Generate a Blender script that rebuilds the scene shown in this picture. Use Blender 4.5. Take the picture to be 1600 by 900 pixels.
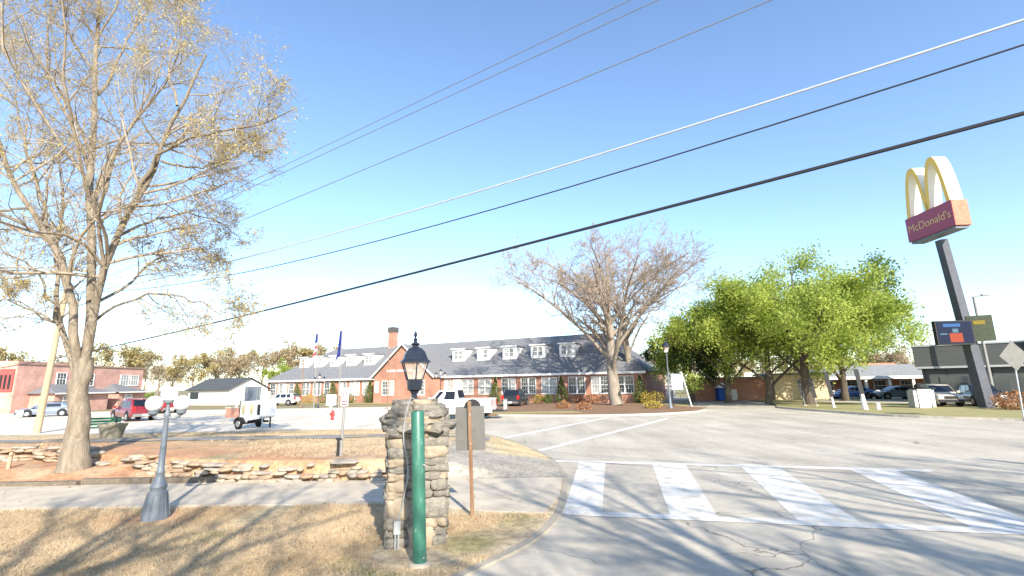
import bpy, bmesh, math, random
import numpy as np
from mathutils import Vector, Matrix
for o in list(bpy.data.objects): bpy.data.objects.remove(o)
sc = bpy.context.scene
col = sc.collection
random.seed(7); RNG = np.random.default_rng(7)
# ------------------------------------------------------------------ camera
FPX = 760.0; PITCH = math.atan(150/FPX); ROLL = math.radians(0.97); CZ = 2.5
Fv = np.array([0, math.cos(PITCH), math.sin(PITCH)]); _u = np.array([0, -math.sin(PITCH), math.cos(PITCH)]); _r = np.array([1., 0, 0])
Rv = math.cos(ROLL)*_r - math.sin(ROLL)*_u; Uv = math.sin(ROLL)*_r + math.cos(ROLL)*_u
cam = bpy.data.cameras.new('camera'); co = bpy.data.objects.new('camera', cam); col.objects.link(co)
cam.sensor_width = 36; cam.lens = 36*FPX/1600; cam.clip_end = 4000; cam.clip_start = 0.05
co.matrix_world = Matrix(((Rv[0], Uv[0], -Fv[0], 0), (Rv[1], Uv[1], -Fv[1], 0), (Rv[2], Uv[2], -Fv[2], CZ), (0, 0, 0, 1)))
sc.camera = co
def ray(px, py): return Fv*FPX + Rv*(px-800) - Uv*(py-450)
def gz(px, py, z=0.0):
    d = ray(px, py); return np.array([0, 0, CZ]) + d*(z-CZ)/d[2]
def gy(px, py, Y):
    d = ray(px, py); return np.array([0, 0, CZ]) + d*Y/d[1]
# ------------------------------------------------------------------ sky, sun, exposure
SUN_AZ = math.atan2(0.35, -0.937); SUN_EL = math.radians(29)
w = bpy.data.worlds.new('World'); sc.world = w; w.use_nodes = True
nt = w.node_tree; bg = nt.nodes['Background']; sky = nt.nodes.new('ShaderNodeTexSky'); sky.sky_type = 'NISHITA'
sky.sun_disc = False; sky.sun_elevation = SUN_EL; sky.sun_rotation = SUN_AZ
sky.air_density = 1.0; sky.dust_density = .35; sky.ozone_density = 3.0
nt.links.new(sky.outputs[0], bg.inputs[0]); bg.inputs[1].default_value = 0.15
sl = bpy.data.lights.new('sun', 'SUN'); sl.energy = 4.3; sl.angle = math.radians(0.55); sl.color = (1, .925, .80)
so = bpy.data.objects.new('sun', sl); col.objects.link(so)
sd = Vector((-0.35*math.cos(SUN_EL), 0.937*math.cos(SUN_EL), -math.sin(SUN_EL)))
so.rotation_euler = sd.to_track_quat('-Z', 'Y').to_euler(); so.location = (10, -30, 30)
sc.view_settings.view_transform = 'Standard'; sc.view_settings.look = 'None'
sc.view_settings.exposure = 1.14; sc.view_settings.gamma = 1.0
# ------------------------------------------------------------------ materials
MATS = {}
def newmat(name):
    m = bpy.data.materials.new(name); m.use_nodes = True; MATS[name] = m
    return m, m.node_tree, m.node_tree.nodes['Principled BSDF']
def mat(name, c, rough=.7, var=.25, scale=4., bump=.0, bscale=None, metal=0., c2=None, spec=.3, detail=6, stretch=None):
    m, t, b = newmat(name); N = t.nodes; L = t.links
    tc = N.new('ShaderNodeTexCoord'); src = tc.outputs['Object']
    if stretch:
        mp = N.new('ShaderNodeMapping'); mp.inputs['Scale'].default_value = stretch; L.new(src, mp.inputs[0]); src = mp.outputs[0]
    n = N.new('ShaderNodeTexNoise'); n.inputs['Scale'].default_value = scale; n.inputs['Detail'].default_value = detail; n.inputs['Roughness'].default_value = .65
    L.new(src, n.inputs['Vector'])
    r = N.new('ShaderNodeValToRGB'); r.color_ramp.elements[0].position = .3; r.color_ramp.elements[1].position = .7
    ca = [x*(1-var) for x in c]; cb = [min(1, x*(1+var)) for x in c] if c2 is None else list(c2)
    if c2 is not None: ca = list(c)
    r.color_ramp.elements[0].color = (*ca, 1); r.color_ramp.elements[1].color = (*cb, 1)
    L.new(n.outputs[0], r.inputs[0]); L.new(r.outputs[0], b.inputs['Base Color'])
    b.inputs['Roughness'].default_value = rough; b.inputs['Metallic'].default_value = metal; b.inputs['Specular IOR Level'].default_value = spec
    if bump:
        n2 = N.new('ShaderNodeTexNoise'); n2.inputs['Scale'].default_value = bscale or scale*6; n2.inputs['Detail'].default_value = 5; L.new(src, n2.inputs['Vector'])
        bp = N.new('ShaderNodeBump'); bp.inputs['Strength'].default_value = bump; bp.inputs['Distance'].default_value = .03
        L.new(n2.outputs[0], bp.inputs['Height']); L.new(bp.outputs[0], b.inputs['Normal'])
    return m
def leafmat(name, c, c2, trans=.35):
    m, t, b = newmat(name); N = t.nodes; L = t.links
    at = N.new('ShaderNodeAttribute'); at.attribute_name = 'rnd'
    r = N.new('ShaderNodeValToRGB'); r.color_ramp.elements[0].color = (*c, 1); r.color_ramp.elements[1].color = (*c2, 1)
    L.new(at.outputs['Fac'], r.inputs[0]); L.new(r.outputs[0], b.inputs['Base Color']); b.inputs['Roughness'].default_value = .6
    b.inputs['Specular IOR Level'].default_value = .25
    tr = N.new('ShaderNodeBsdfTranslucent'); L.new(r.outputs[0], tr.inputs[0])
    mx = N.new('ShaderNodeMixShader'); mx.inputs[0].default_value = trans
    L.new(b.outputs[0], mx.inputs[1]); L.new(tr.outputs[0], mx.inputs[2]); L.new(mx.outputs[0], N['Material Output'].inputs[0])
    return m
def attrmat(name, rough=.9, bump=.3, bscale=40.):
    """ground whose base colour comes from a per-vertex surface attribute (what lies there), broken up with noise"""
    m, t, b = newmat(name); N = t.nodes; L = t.links
    at = N.new('ShaderNodeAttribute'); at.attribute_name = 'Col'
    tc = N.new('ShaderNodeTexCoord')
    acc = at.outputs['Color']
    for s, lo, hi in ((1.3, .8, 1.18), (9., .72, 1.25), (60., .6, 1.35)):
        n = N.new('ShaderNodeTexNoise'); n.inputs['Scale'].default_value = s; n.inputs['Detail'].default_value = 5; L.new(tc.outputs['Object'], n.inputs['Vector'])
        mr = N.new('ShaderNodeMapRange'); mr.inputs[1].default_value = .3; mr.inputs[2].default_value = .7; mr.inputs[3].default_value = lo; mr.inputs[4].default_value = hi
        L.new(n.outputs[0], mr.inputs[0])
        mx = N.new('ShaderNodeMix'); mx.data_type = 'RGBA'; mx.blend_type = 'MULTIPLY'; mx.inputs[0].default_value = 1
        L.new(acc, mx.inputs[6]); L.new(mr.outputs[0], mx.inputs[7]); acc = mx.outputs[2]
    L.new(acc, b.inputs['Base Color']); b.inputs['Roughness'].default_value = rough; b.inputs['Specular IOR Level'].default_value = .15
    n2 = N.new('ShaderNodeTexNoise'); n2.inputs['Scale'].default_value = bscale; n2.inputs['Detail'].default_value = 6; L.new(tc.outputs['Object'], n2.inputs['Vector'])
    bp = N.new('ShaderNodeBump'); bp.inputs['Strength'].default_value = bump; bp.inputs['Distance'].default_value = .04
    L.new(n2.outputs[0], bp.inputs['Height']); L.new(bp.outputs[0], b.inputs['Normal'])
    return m
def asphaltmat(name, c, crack=True):
    m, t, b = newmat(name); N = t.nodes; L = t.links
    tc = N.new('ShaderNodeTexCoord'); o = tc.outputs['Object']
    def noise(s, d=5, v=o):
        n = N.new('ShaderNodeTexNoise'); n.inputs['Scale'].default_value = s; n.inputs['Detail'].default_value = d; L.new(v, n.inputs['Vector']); return n
    def mul(acc, fac):
        mx = N.new('ShaderNodeMix'); mx.data_type = 'RGBA'; mx.blend_type = 'MULTIPLY'; mx.inputs[0].default_value = 1
        L.new(acc, mx.inputs[6]); L.new(fac, mx.inputs[7]); return mx.outputs[2]
    rgb = N.new('ShaderNodeRGB'); rgb.outputs[0].default_value = (*c, 1); acc = rgb.outputs[0]
    mp = N.new('ShaderNodeMapping'); mp.inputs['Rotation'].default_value = (0, 0, .2); mp.inputs['Scale'].default_value = (1, .12, 1); L.new(o, mp.inputs[0])
    for n, lo, hi in ((noise(.25, 4), .85, 1.15), (noise(.9, 4, mp.outputs[0]), .86, 1.12), (noise(5, 5), .9, 1.1), (noise(130, 3), .62, 1.4)):
        mr = N.new('ShaderNodeMapRange'); mr.inputs[1].default_value = .3; mr.inputs[2].default_value = .7; mr.inputs[3].default_value = lo; mr.inputs[4].default_value = hi
        L.new(n.outputs[0], mr.inputs[0]); acc = mul(acc, mr.outputs[0])
    if crack:
        dn = noise(1.1, 6); ad = N.new('ShaderNodeVectorMath'); ad.operation = 'MULTIPLY_ADD'; ad.inputs[1].default_value = (1.3, 1.3, 0)
        L.new(dn.outputs['Color'], ad.inputs[0]); L.new(o, ad.inputs[2])
        v = N.new('ShaderNodeTexVoronoi'); v.feature = 'DISTANCE_TO_EDGE'; v.inputs['Scale'].default_value = .33; L.new(ad.outputs[0], v.inputs['Vector'])
        mr = N.new('ShaderNodeMapRange'); mr.inputs[1].default_value = .0008; mr.inputs[2].default_value = .0045; mr.inputs[3].default_value = 0; mr.inputs[4].default_value = 1
        L.new(v.outputs['Distance'], mr.inputs[0])
        gate = noise(.35, 2); g2 = N.new('ShaderNodeMapRange'); g2.inputs[1].default_value = .44; g2.inputs[2].default_value = .56; g2.inputs[3].default_value = 1; g2.inputs[4].default_value = .5
        L.new(gate.outputs[0], g2.inputs[0])
        mxm = N.new('ShaderNodeMath'); mxm.operation = 'MAXIMUM'; L.new(mr.outputs[0], mxm.inputs[0]); L.new(g2.outputs[0], mxm.inputs[1]); 
        acc = mul(acc, mxm.outputs[0])
    L.new(acc, b.inputs['Base Color']); b.inputs['Roughness'].default_value = .85; b.inputs['Specular IOR Level'].default_value = .25
    bp = N.new('ShaderNodeBump'); bp.inputs['Strength'].default_value = .35; bp.inputs['Distance'].default_value = .01
    L.new(noise(160, 3).outputs[0], bp.inputs['Height']); L.new(bp.outputs[0], b.inputs['Normal'])
    return m
def brickmat(name, c1, c2, mort, s=1.0, swap=False):
    m, t, b = newmat(name); N = t.nodes; L = t.links
    tc = N.new('ShaderNodeTexCoord'); sp = N.new('ShaderNodeSeparateXYZ'); L.new(tc.outputs['Object'], sp.inputs[0])
    ad = N.new('ShaderNodeMath'); L.new(sp.outputs[0], ad.inputs[0]); L.new(sp.outputs[1], ad.inputs[1])
    cb = N.new('ShaderNodeCombineXYZ'); L.new(ad.outputs[0], cb.inputs[0]); L.new(sp.outputs[2], cb.inputs[1])
    br = N.new('ShaderNodeTexBrick'); L.new(cb.outputs[0], br.inputs['Vector']); br.inputs['Scale'].default_value = 1
    br.inputs['Brick Width'].default_value = .22*s; br.inputs['Row Height'].default_value = .075*s; br.inputs['Mortar Size'].default_value = .009*s
    br.inputs['Color1'].default_value = (*c1, 1); br.inputs['Color2'].default_value = (*c2, 1); br.inputs['Mortar'].default_value = (*mort, 1)
    n = N.new('ShaderNodeTexNoise'); n.inputs['Scale'].default_value = .7; n.inputs['Detail'].default_value = 6; L.new(tc.outputs['Object'], n.inputs['Vector'])
    mr = N.new('ShaderNodeMapRange'); mr.inputs[1].default_value = .3; mr.inputs[2].default_value = .7; mr.inputs[3].default_value = .78; mr.inputs[4].default_value = 1.2
    L.new(n.outputs[0], mr.inputs[0]); mx = N.new('ShaderNodeMix'); mx.data_type = 'RGBA'; mx.blend_type = 'MULTIPLY'; mx.inputs[0].default_value = 1
    L.new(br.outputs[0], mx.inputs[6]); L.new(mr.outputs[0], mx.inputs[7]); L.new(mx.outputs[2], b.inputs['Base Color']); b.inputs['Roughness'].default_value = .9
    bp = N.new('ShaderNodeBump'); bp.inputs['Strength'].default_value = .4; bp.inputs['Distance'].default_value = .01; bp.invert = True
    L.new(br.outputs['Fac'], bp.inputs['Height']); L.new(bp.outputs[0], b.inputs['Normal'])
    return m
def glassmat(name, c=(.02, .025, .03), rough=.08):
    m, t, b = newmat(name); b.inputs['Base Color'].default_value = (*c, 1); b.inputs['Roughness'].default_value = rough; b.inputs['Specular IOR Level'].default_value = .8
    return m
M_ground = mat('dry_ground', (.30, .23, .13), .95, c2=(.22, .20, .09), scale=.35, bump=.3, bscale=6)
M_asph = asphaltmat('asphalt', (.46, .41, .33)); M_path = asphaltmat('path_asphalt', (.27, .25, .22), False); M_lot = asphaltmat('pale_lot', (.64, .56, .45))
M_conc = mat('concrete', (.50, .43, .335), .9, .18, 1.7, .25, 60); M_kerb = mat('kerb_concrete', (.48, .43, .35), .9, .25, 2.5, .3, 40)
M_paint = mat('road_paint', (.66, .63, .57), .8, c2=(.47, .43, .36), scale=2.6, bump=.15, bscale=120, detail=12); _r = [n for n in M_paint.node_tree.nodes if n.type == 'VALTORGB'][0].color_ramp; _r.elements[0].position = .46; _r.elements[1].position = .66
M_terr = attrmat('turf_and_soil'); M_mulch = mat('mulch', (.17, .09, .055), 1, c2=(.30, .19, .11), scale=3, bump=.8, bscale=18)
M_verge = mat('verge_grass', (.36, .29, .15), 1, c2=(.26, .26, .10), scale=.8, bump=.6, bscale=25)
M_stone = mat('field_stone', (.17, .155, .13), .95, c2=(.38, .34, .28), scale=3.2, bump=1., bscale=16)
M_stone2 = mat('tan_stone', (.30, .235, .165), .95, c2=(.46, .38, .28), scale=4, bump=.6, bscale=24); M_stone3 = mat('grey_stone', (.20, .18, .155), .95, c2=(.38, .34, .28), scale=3.5, bump=1., bscale=15)
M_mortar = mat('mortar', (.17, .14, .105), 1, .25, 8, .6, 40)
M_wst = [mat('wall_stone_a', (.42, .33, .235), .95, c2=(.54, .45, .34), scale=3, bump=.6, bscale=20), mat('wall_stone_b', (.40, .27, .175), .95, c2=(.50, .37, .26), scale=3, bump=.6, bscale=20), mat('wall_stone_c', (.35, .30, .24), .95, c2=(.50, .45, .37), scale=4, bump=.6, bscale=20)]
M_black = mat('black_metal', (.018, .022, .035), .38, .3, 6, spec=.5); M_green = mat('green_paint', (.022, .11, .075), .42, c2=(.04, .16, .11), scale=3, bump=.08, bscale=14, spec=.5, stretch=(1, 1, .35))
M_rust = mat('rusty_steel', (.16, .085, .045), .75, c2=(.30, .19, .12), scale=9, bump=.25, bscale=50, stretch=(1, 1, .15)); M_alu = mat('sign_back', (.17, .165, .15), .6, .12, 5, metal=.2)
M_lampgrey = mat('lamp_grey', (.15, .175, .20), .5, .18, 5, .1, 40, spec=.5); M_globe = mat('globe_plastic', (.82, .82, .80), .25, .02, 2, spec=.5)
M_galv = mat('galvanised', (.45, .46, .46), .5, .15, 8, metal=.5); M_cable = mat('grey_cable', (.30, .30, .29), .6, .1, 8)
M_pole = mat('pole_wood', (.44, .34, .22), .9, .22, 3, .4, 20, stretch=(4, 4, .25)); M_wire = mat('black_wire', (.03, .03, .035), .6, .1); M_wireg = mat('grey_wire', (.20, .21, .24), .5, .1); M_wirel = mat('bare_wire', (.50, .52, .56), .5, .1)
M_bark = mat('tan_bark', (.15, .12, .085), .95, c2=(.34, .285, .215), scale=3.2, bump=1., bscale=12, stretch=(3, 3, .6)); M_twig = mat('twig', (.33, .27, .20), .9, .3, 2)
M_gbark = mat('grey_bark', (.20, .165, .13), .95, c2=(.34, .29, .235), scale=2, bump=.8, bscale=8, stretch=(3, 3, .6)); M_gtwig = mat('grey_twig', (.34, .27, .21), .9, .25, 2)
M_dbark = mat('dark_bark', (.10, .08, .06), .95, .35, 2, .8, 8, stretch=(3, 3, .6))
M_bud = leafmat('tan_buds', (.52, .40, .12), (.70, .58, .24), .5); M_leafg = leafmat('spring_leaves', (.26, .35, .055), (.58, .64, .16), .6)
M_leafd = leafmat('evergreen_leaves', (.025, .05, .018), (.075, .12, .035), .2); M_leafo = leafmat('olive_haze_leaves', (.34, .27, .12), (.54, .46, .22), .4)
M_leafb = leafmat('brown_haze_leaves', (.34, .25, .15), (.52, .42, .27), .35); M_conif = leafmat('conifer_leaves', (.05, .09, .02), (.16, .21, .05), .2); M_grass = leafmat('dry_grass_blades', (.46, .335, .20), (.69, .54, .36), .3)
M_leafy = leafmat('yellow_shrub_leaves', (.35, .27, .05), (.55, .42, .10), .3); M_leafr = leafmat('rust_shrub_leaves', (.30, .12, .05), (.46, .24, .12), .3); M_grassg = leafmat('green_weeds', (.14, .22, .04), (.26, .34, .08), .3)
M_brick = brickmat('red_brick', (.36, .13, .075), (.45, .19, .115), (.42, .33, .27)); M_brick2 = brickmat('pink_brick', (.46, .19, .14), (.56, .29, .22), (.54, .43, .37), 1.3)
M_roof = mat('grey_shingles', (.155, .155, .16), .9, c2=(.21, .21, .215), scale=2.5, bump=.5, bscale=9, stretch=(.5, 1, 3)); M_white = mat('white_trim', (.80, .79, .76), .55, .05, 2)
M_glass = glassmat('window_glass', (.05, .06, .065)); M_cream = mat('cream_wall', (.62, .50, .32), .9, .08, 1, .1, 30); M_dgrey = mat('charcoal_cladding', (.075, .08, .08), .7, .15, 1.2, stretch=(.3, .3, 6))
M_glass2 = glassmat('window_blind', (.30, .30, .28), .3); M_dglass = glassmat('car_glass', (.012, .015, .02)); M_tyre = mat('tyre', (.018, .018, .018), .85, .3, 8); M_rim = mat('rim', (.45, .45, .46), .3, .1, 5, metal=.8)
M_plas = mat('black_plastic', (.025, .025, .027), .6, .2, 8); M_chrome = mat('chrome', (.65, .65, .66), .15, .05, 5, metal=1); M_red = mat('tail_lamp', (.45, .015, .015), .2, .1, 5, spec=.6)
M_head = mat('head_lamp', (.7, .72, .74), .1, .05, 5, spec=.8)
def paint(name, c):
    m, t, b = newmat(name); b.inputs['Base Color'].default_value = (*c, 1); b.inputs['Roughness'].default_value = .32; b.inputs['Coat Weight'].default_value = .8; b.inputs['Coat Roughness'].default_value = .06
    return m
P_red = paint('red_paint', (.22, .012, .022)); P_white = paint('white_paint', (.80, .80, .79)); P_blk = paint('dark_paint', (.018, .022, .03)); P_blue = paint('blue_paint', (.045, .12, .36)); P_sil = paint('silver_blue_paint', (.17, .21, .28)); P_tan = paint('pale_gold_paint', (.50, .44, .36))
M_hyd = mat('hydrant_red', (.55, .05, .05), .5, .15, 8); M_plant = mat('planter_concrete', (.20, .185, .14), .9, c2=(.30, .27, .20), scale=5, bump=.4, bscale=40)
M_bench = mat('bench_green', (.02, .12, .06), .5, .2, 6); M_signred = mat('sign_red', (.30, .02, .06), .4, .05, 3, spec=.5); M_gold = mat('arch_gold', (.80, .50, .05), .4, .05, 3, spec=.5); M_archw = mat('arch_return', (.82, .78, .66), .5, .03, 2)
M_bluesheet = mat('blue_tarp', (.02, .09, .40), .6, .15, 3); M_letter = mat('sign_letter', (.62, .42, .22), .5, .05, 3); M_signw = mat('sign_white', (.80, .80, .80), .4, .03, 3); M_signr = mat('sign_print_red', (.55, .03, .05), .4, .05, 3); M_emb = mat('emblem_gold', (.46, .38, .17), .5, c2=(.62, .55, .30), scale=14)
M_flagr = mat('flag_red', (.50, .04, .06), .8, .1, 4); M_flagb = mat('flag_blue', (.025, .04, .22), .8, .1, 4); M_polegrey = mat('sign_pole_grey', (.24, .235, .225), .6, .12, 2)
M_clay = mat('red_clay', (.45, .22, .12), 1, .25, 4, .6, 20); M_screen_d, _t, _b = newmat('screen_dark'); _b.inputs['Base Color'].default_value = (.012, .02, .05, 1); _b.inputs['Roughness'].default_value = .35
def emis(name, c, s=.35):
    m, t, b = newmat(name); b.inputs['Base Color'].default_value = (.02, .02, .02, 1); b.inputs['Emission Color'].default_value = (*c, 1); b.inputs['Emission Strength'].default_value = s; b.inputs['Specular IOR Level'].default_value = 0; b.inputs['Roughness'].default_value = 1; return m
M_scr_b = emis('screen_blue', (.10, .35, .85)); M_scr_o = emis('screen_orange', (.95, .16, .07)); M_scr_k = emis('screen_navy', (.01, .035, .12)); M_scr_t = emis('screen_teal', (.25, .5, .65))
_r = [n for n in M_green.node_tree.nodes if n.type == 'VALTORGB'][0].color_ramp; _e = _r.elements.new(.715); _e.color = (.04, .15, .105, 1); _r.elements[-1].position = .735; _r.elements[-1].color = (.33, .36, .30, 1); _r.elements[1].position = .6
[n for n in M_green.node_tree.nodes if n.type == 'TEX_NOISE'][0].inputs['Scale'].default_value = 11
# ------------------------------------------------------------------ mesh helpers
def link(me, name, m, parent=None, smooth=False, loc=None, rotz=0):
    o = bpy.data.objects.new(name, me); col.objects.link(o)
    if m is not None and len(me.materials) == 0: me.materials.append(m)
    if parent is not None: o.parent = parent
    if smooth: me.polygons.foreach_set('use_smooth', [True]*len(me.polygons))
    if loc is not None: o.location = loc
    if rotz: o.rotation_euler = (0, 0, rotz)
    return o
def np_mesh(name, V, Fa, rnd=None):
    V = np.asarray(V, np.float32); Fa = np.asarray(Fa, np.int32); me = bpy.data.meshes.new(name); k = Fa.shape[1]
    me.vertices.add(len(V)); me.vertices.foreach_set('co', V.ravel()); me.loops.add(Fa.size); me.loops.foreach_set('vertex_index', Fa.ravel())
    me.polygons.add(len(Fa)); me.polygons.foreach_set('loop_start', np.arange(0, Fa.size, k, dtype=np.int32))
    if rnd is not None:
        a = me.attributes.new('rnd', 'FLOAT', 'POINT'); a.data.foreach_set('value', np.asarray(rnd, np.float32))
    me.update(calc_edges=True); return me
class MB:
    def __init__(s): s.v = []; s.f = []
    def add(s, vs, fs):
        n = len(s.v); s.v += [tuple(v) for v in vs]; s.f += [tuple(i+n for i in f) for f in fs]; return s
    def box(s, x0, x1, y0, y1, z0, z1, taper=0., rot=0., about=None):
        t = taper; vs = [(x0, y0, z0), (x1, y0, z0), (x1, y1, z0), (x0, y1, z0), (x0+t, y0+t, z1), (x1-t, y0+t, z1), (x1-t, y1-t, z1), (x0+t, y1-t, z1)]
        if rot:
            cx, cy = about or ((x0+x1)/2, (y0+y1)/2); c, q = math.cos(rot), math.sin(rot)
            vs = [(cx+(x-cx)*c-(y-cy)*q, cy+(x-cx)*q+(y-cy)*c, z) for x, y, z in vs]
        return s.add(vs, [(3, 2, 1, 0), (4, 5, 6, 7), (0, 1, 5, 4), (1, 2, 6, 5), (2, 3, 7, 6), (3, 0, 4, 7)])
    def tube(s, pts, rad, n=8, cap=True):
        pts = [Vector(p) for p in pts]; rad = rad if hasattr(rad, '__len__') else [rad]*len(pts); vs = []; a = None
        for i, p in enumerate(pts):
            d = (pts[min(i+1, len(pts)-1)]-pts[max(i-1, 0)]).normalized()
            if a is None: a = d.orthogonal().normalized()
            a = (a - d*a.dot(d)); a = a.normalized() if a.length > 1e-6 else d.orthogonal().normalized(); b = d.cross(a)
            vs += [p+(a*math.cos(k*2*math.pi/n)+b*math.sin(k*2*math.pi/n))*rad[i] for k in range(n)]
        fs = [(i*n+k, i*n+(k+1) % n, (i+1)*n+(k+1) % n, (i+1)*n+k) for i in range(len(pts)-1) for k in range(n)]
        if cap: fs += [tuple(range(n-1, -1, -1)), tuple(range((len(pts)-1)*n, len(pts)*n))]
        return s.add(vs, fs)
    def lathe(s, prof, n=16, c=(0, 0), ph=0.):
        vs = [(c[0]+r*math.cos(ph+k*2*math.pi/n), c[1]+r*math.sin(ph+k*2*math.pi/n), z) for r, z in prof for k in range(n)]
        fs = [(i*n+k, i*n+(k+1) % n, (i+1)*n+(k+1) % n, (i+1)*n+k) for i in range(len(prof)-1) for k in range(n)]
        fs += [tuple(range(n-1, -1, -1)), tuple(range((len(prof)-1)*n, len(prof)*n))]
        return s.add(vs, fs)
    def prism(s, poly, z0, z1):
        n = len(poly); vs = [(x, y, z0) for x, y in poly]+[(x, y, z1) for x, y in poly]
        return s.add(vs, [tuple(range(n-1, -1, -1)), tuple(range(n, 2*n))]+[(i, (i+1) % n, n+(i+1) % n, n+i) for i in range(n)])
    def slabxz(s, poly, y0, y1):
        n = len(poly); vs = [(x, y0, z) for x, z in poly]+[(x, y1, z) for x, z in poly]
        return s.add(vs, [tuple(range(n)), tuple(range(2*n-1, n-1, -1))]+[((i+1) % n, i, n+i, n+(i+1) % n) for i in range(n)])
    def disc(s, c, ax, r, t, n=20):
        c = Vector(c); ax = Vector(ax).normalized(); return s.tube([c-ax*t/2, c+ax*t/2], [r, r], n)
    def sphere(s, c, r, n=16, m=10, sz=1.):
        return s.lathe([(max(1e-4, r*math.sin(math.pi*i/m)), c[2]-r*sz*math.cos(math.pi*i/m)) for i in range(m+1)], n, (c[0], c[1]))
    def build(s, name, m, parent=None, smooth=False, **k):
        me = bpy.data.meshes.new(name); me.from_pydata(s.v, [], s.f); me.update()
        bm = bmesh.new(); bm.from_mesh(me); bmesh.ops.recalc_face_normals(bm, faces=bm.faces); bm.to_mesh(me); bm.free()
        o = link(me, name, m, parent, False, **k)
        if smooth:
            me.polygons.foreach_set('use_smooth', [True]*len(me.polygons)); me.set_sharp_from_angle(angle=math.radians(40))
        return o
def tag(o, label, cat, group=None):
    o['label'] = label; o['category'] = cat
    if group: o['group'] = group
    return o
def struct(o): o['kind'] = 'structure'; return o
def thing(name, label, cat, loc=(0, 0, 0), rotz=0, group=None):
    o = bpy.data.objects.new(name, None); col.objects.link(o); o.empty_display_size = .2; o.location = loc; o.rotation_euler = (0, 0, rotz); return tag(o, label, cat, group)
def copy_tree(o, parent=None):
    c = o.copy(); col.objects.link(c); c.parent = parent
    for ch in list(o.children): copy_tree(ch, c)
    return c
def sstep(a, b, x):
    t = np.clip((x-a)/(b-a), 0, 1); return t*t*(3-2*t)
# ------------------------------------------------------------------ ground
g = np_mesh('ground', [(-900, -400, -.06), (900, -400, -.06), (900, 1500, -.06), (-900, 1500, -.06)], [(0, 1, 2, 3)]); struct(link(g, 'ground', M_ground))
road = struct(MB().prism([(-75, -7), (60, -7), (60, 27), (30, 60), (22, 120), (14, 120), (10, 62), (-75, 62)], -.05, 0).build('road', M_asph))
lot = struct(MB().prism([(-74.5, 30.5), (-6.5, 30.5), (-8, 61), (-74.5, 61)], -.04, .006).build('parking_lot', M_lot))
# corner block outline (kerb line), anticlockwise
ARC = [(-14, -6.8), (-6, -2.5), (-2.6, 3.2), (-.95, 6.6), (.2, 8.3), (.8, 9.8), (1.12, 11.5), (1.42, 14.3), (1.05, 18.4), (-.75, 24.2), (-3.9, 28.6), (-9, 29.6), (-60, 30)]
def smooth_line(P, n=6):
    out = []; P = [np.array(p, float) for p in P]
    for i in range(len(P)-1):
        a, b, c, d = P[max(i-1, 0)], P[i], P[i+1], P[min(i+2, len(P)-1)]
        for k in range(n):
            t = k/n; out.append(.5*((2*b)+(c-a)*t+(2*a-5*b+4*c-d)*t*t+(3*b-a-3*c+d)*t**3))
    return out+[P[-1]]
KL = smooth_line(ARC, 6); KLa = np.array(KL)
WL = np.array([(-60, 22), (-20, 17.6), (-14.5, 16.6), (-11, 15.1), (-9, 14.2), (-7, 13.75), (-2.2, 13.72)])   # foot of the dry stone wall
def wall_y(x): return np.interp(x, WL[:, 0], WL[:, 1])
def edge_dist(x, y):
    P = np.stack([x, y], -1)[..., None, :]; a = KLa[:-1]; b = KLa[1:]; ab = b-a
    t = np.clip(((P-a)*ab).sum(-1)/(ab**2).sum(-1), 0, 1); return np.sqrt(((P-(a+ab*t[..., None]))**2).sum(-1)).min(-1)
def terr_z(x, y):
    x = np.asarray(x, float); y = np.asarray(y, float); wy = wall_y(x)
    front = .05 + .22*sstep(13.6, 15.5, y)*sstep(-8, -11, x)
    fall = 1-sstep(19.5, 28.5, y)
    side = 1-sstep(-2.9, .6, x)
    top = .05 + .50*fall*side + .10*fall*(1-side)*sstep(13.7, 15.5, y)
    k = sstep(0, .22, y-wy); z = front*(1-k)+top*k
    z = z + .05*sstep(9.5, 5, y)*sstep(-2, -8, x)
    z = z + .018*np.sin(x*2.1+y)*np.cos(y*1.7-x*.6)*sstep(.3, 1.2, np.abs(y-12.3)-1.3)
    e = sstep(0, .9, edge_dist(x, y)); return z*e+.03*(1-e)
def inside(x, y):
    poly = np.array(KL+[np.array((-60., -6.8))]); c = np.zeros(x.shape, bool); j = len(poly)-1
    for i in range(len(poly)):
        xi, yi = poly[i]; xj, yj = poly[j]
        c ^= ((yi > y) != (yj > y)) & (x < (xj-xi)*(y-yi)/(yj-yi+1e-12)+xi); j = i
    return c
def vnoise(x, y, s, seed=0):
    r = np.random.default_rng(seed); o = np.zeros_like(x)
    for i in range(6):
        a = r.uniform(0, 6.28); k = s*r.uniform(.6, 1.8); o += np.sin((x*math.cos(a)+y*math.sin(a))*k+r.uniform(0, 6.28))
    return o/6*1.6
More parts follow.
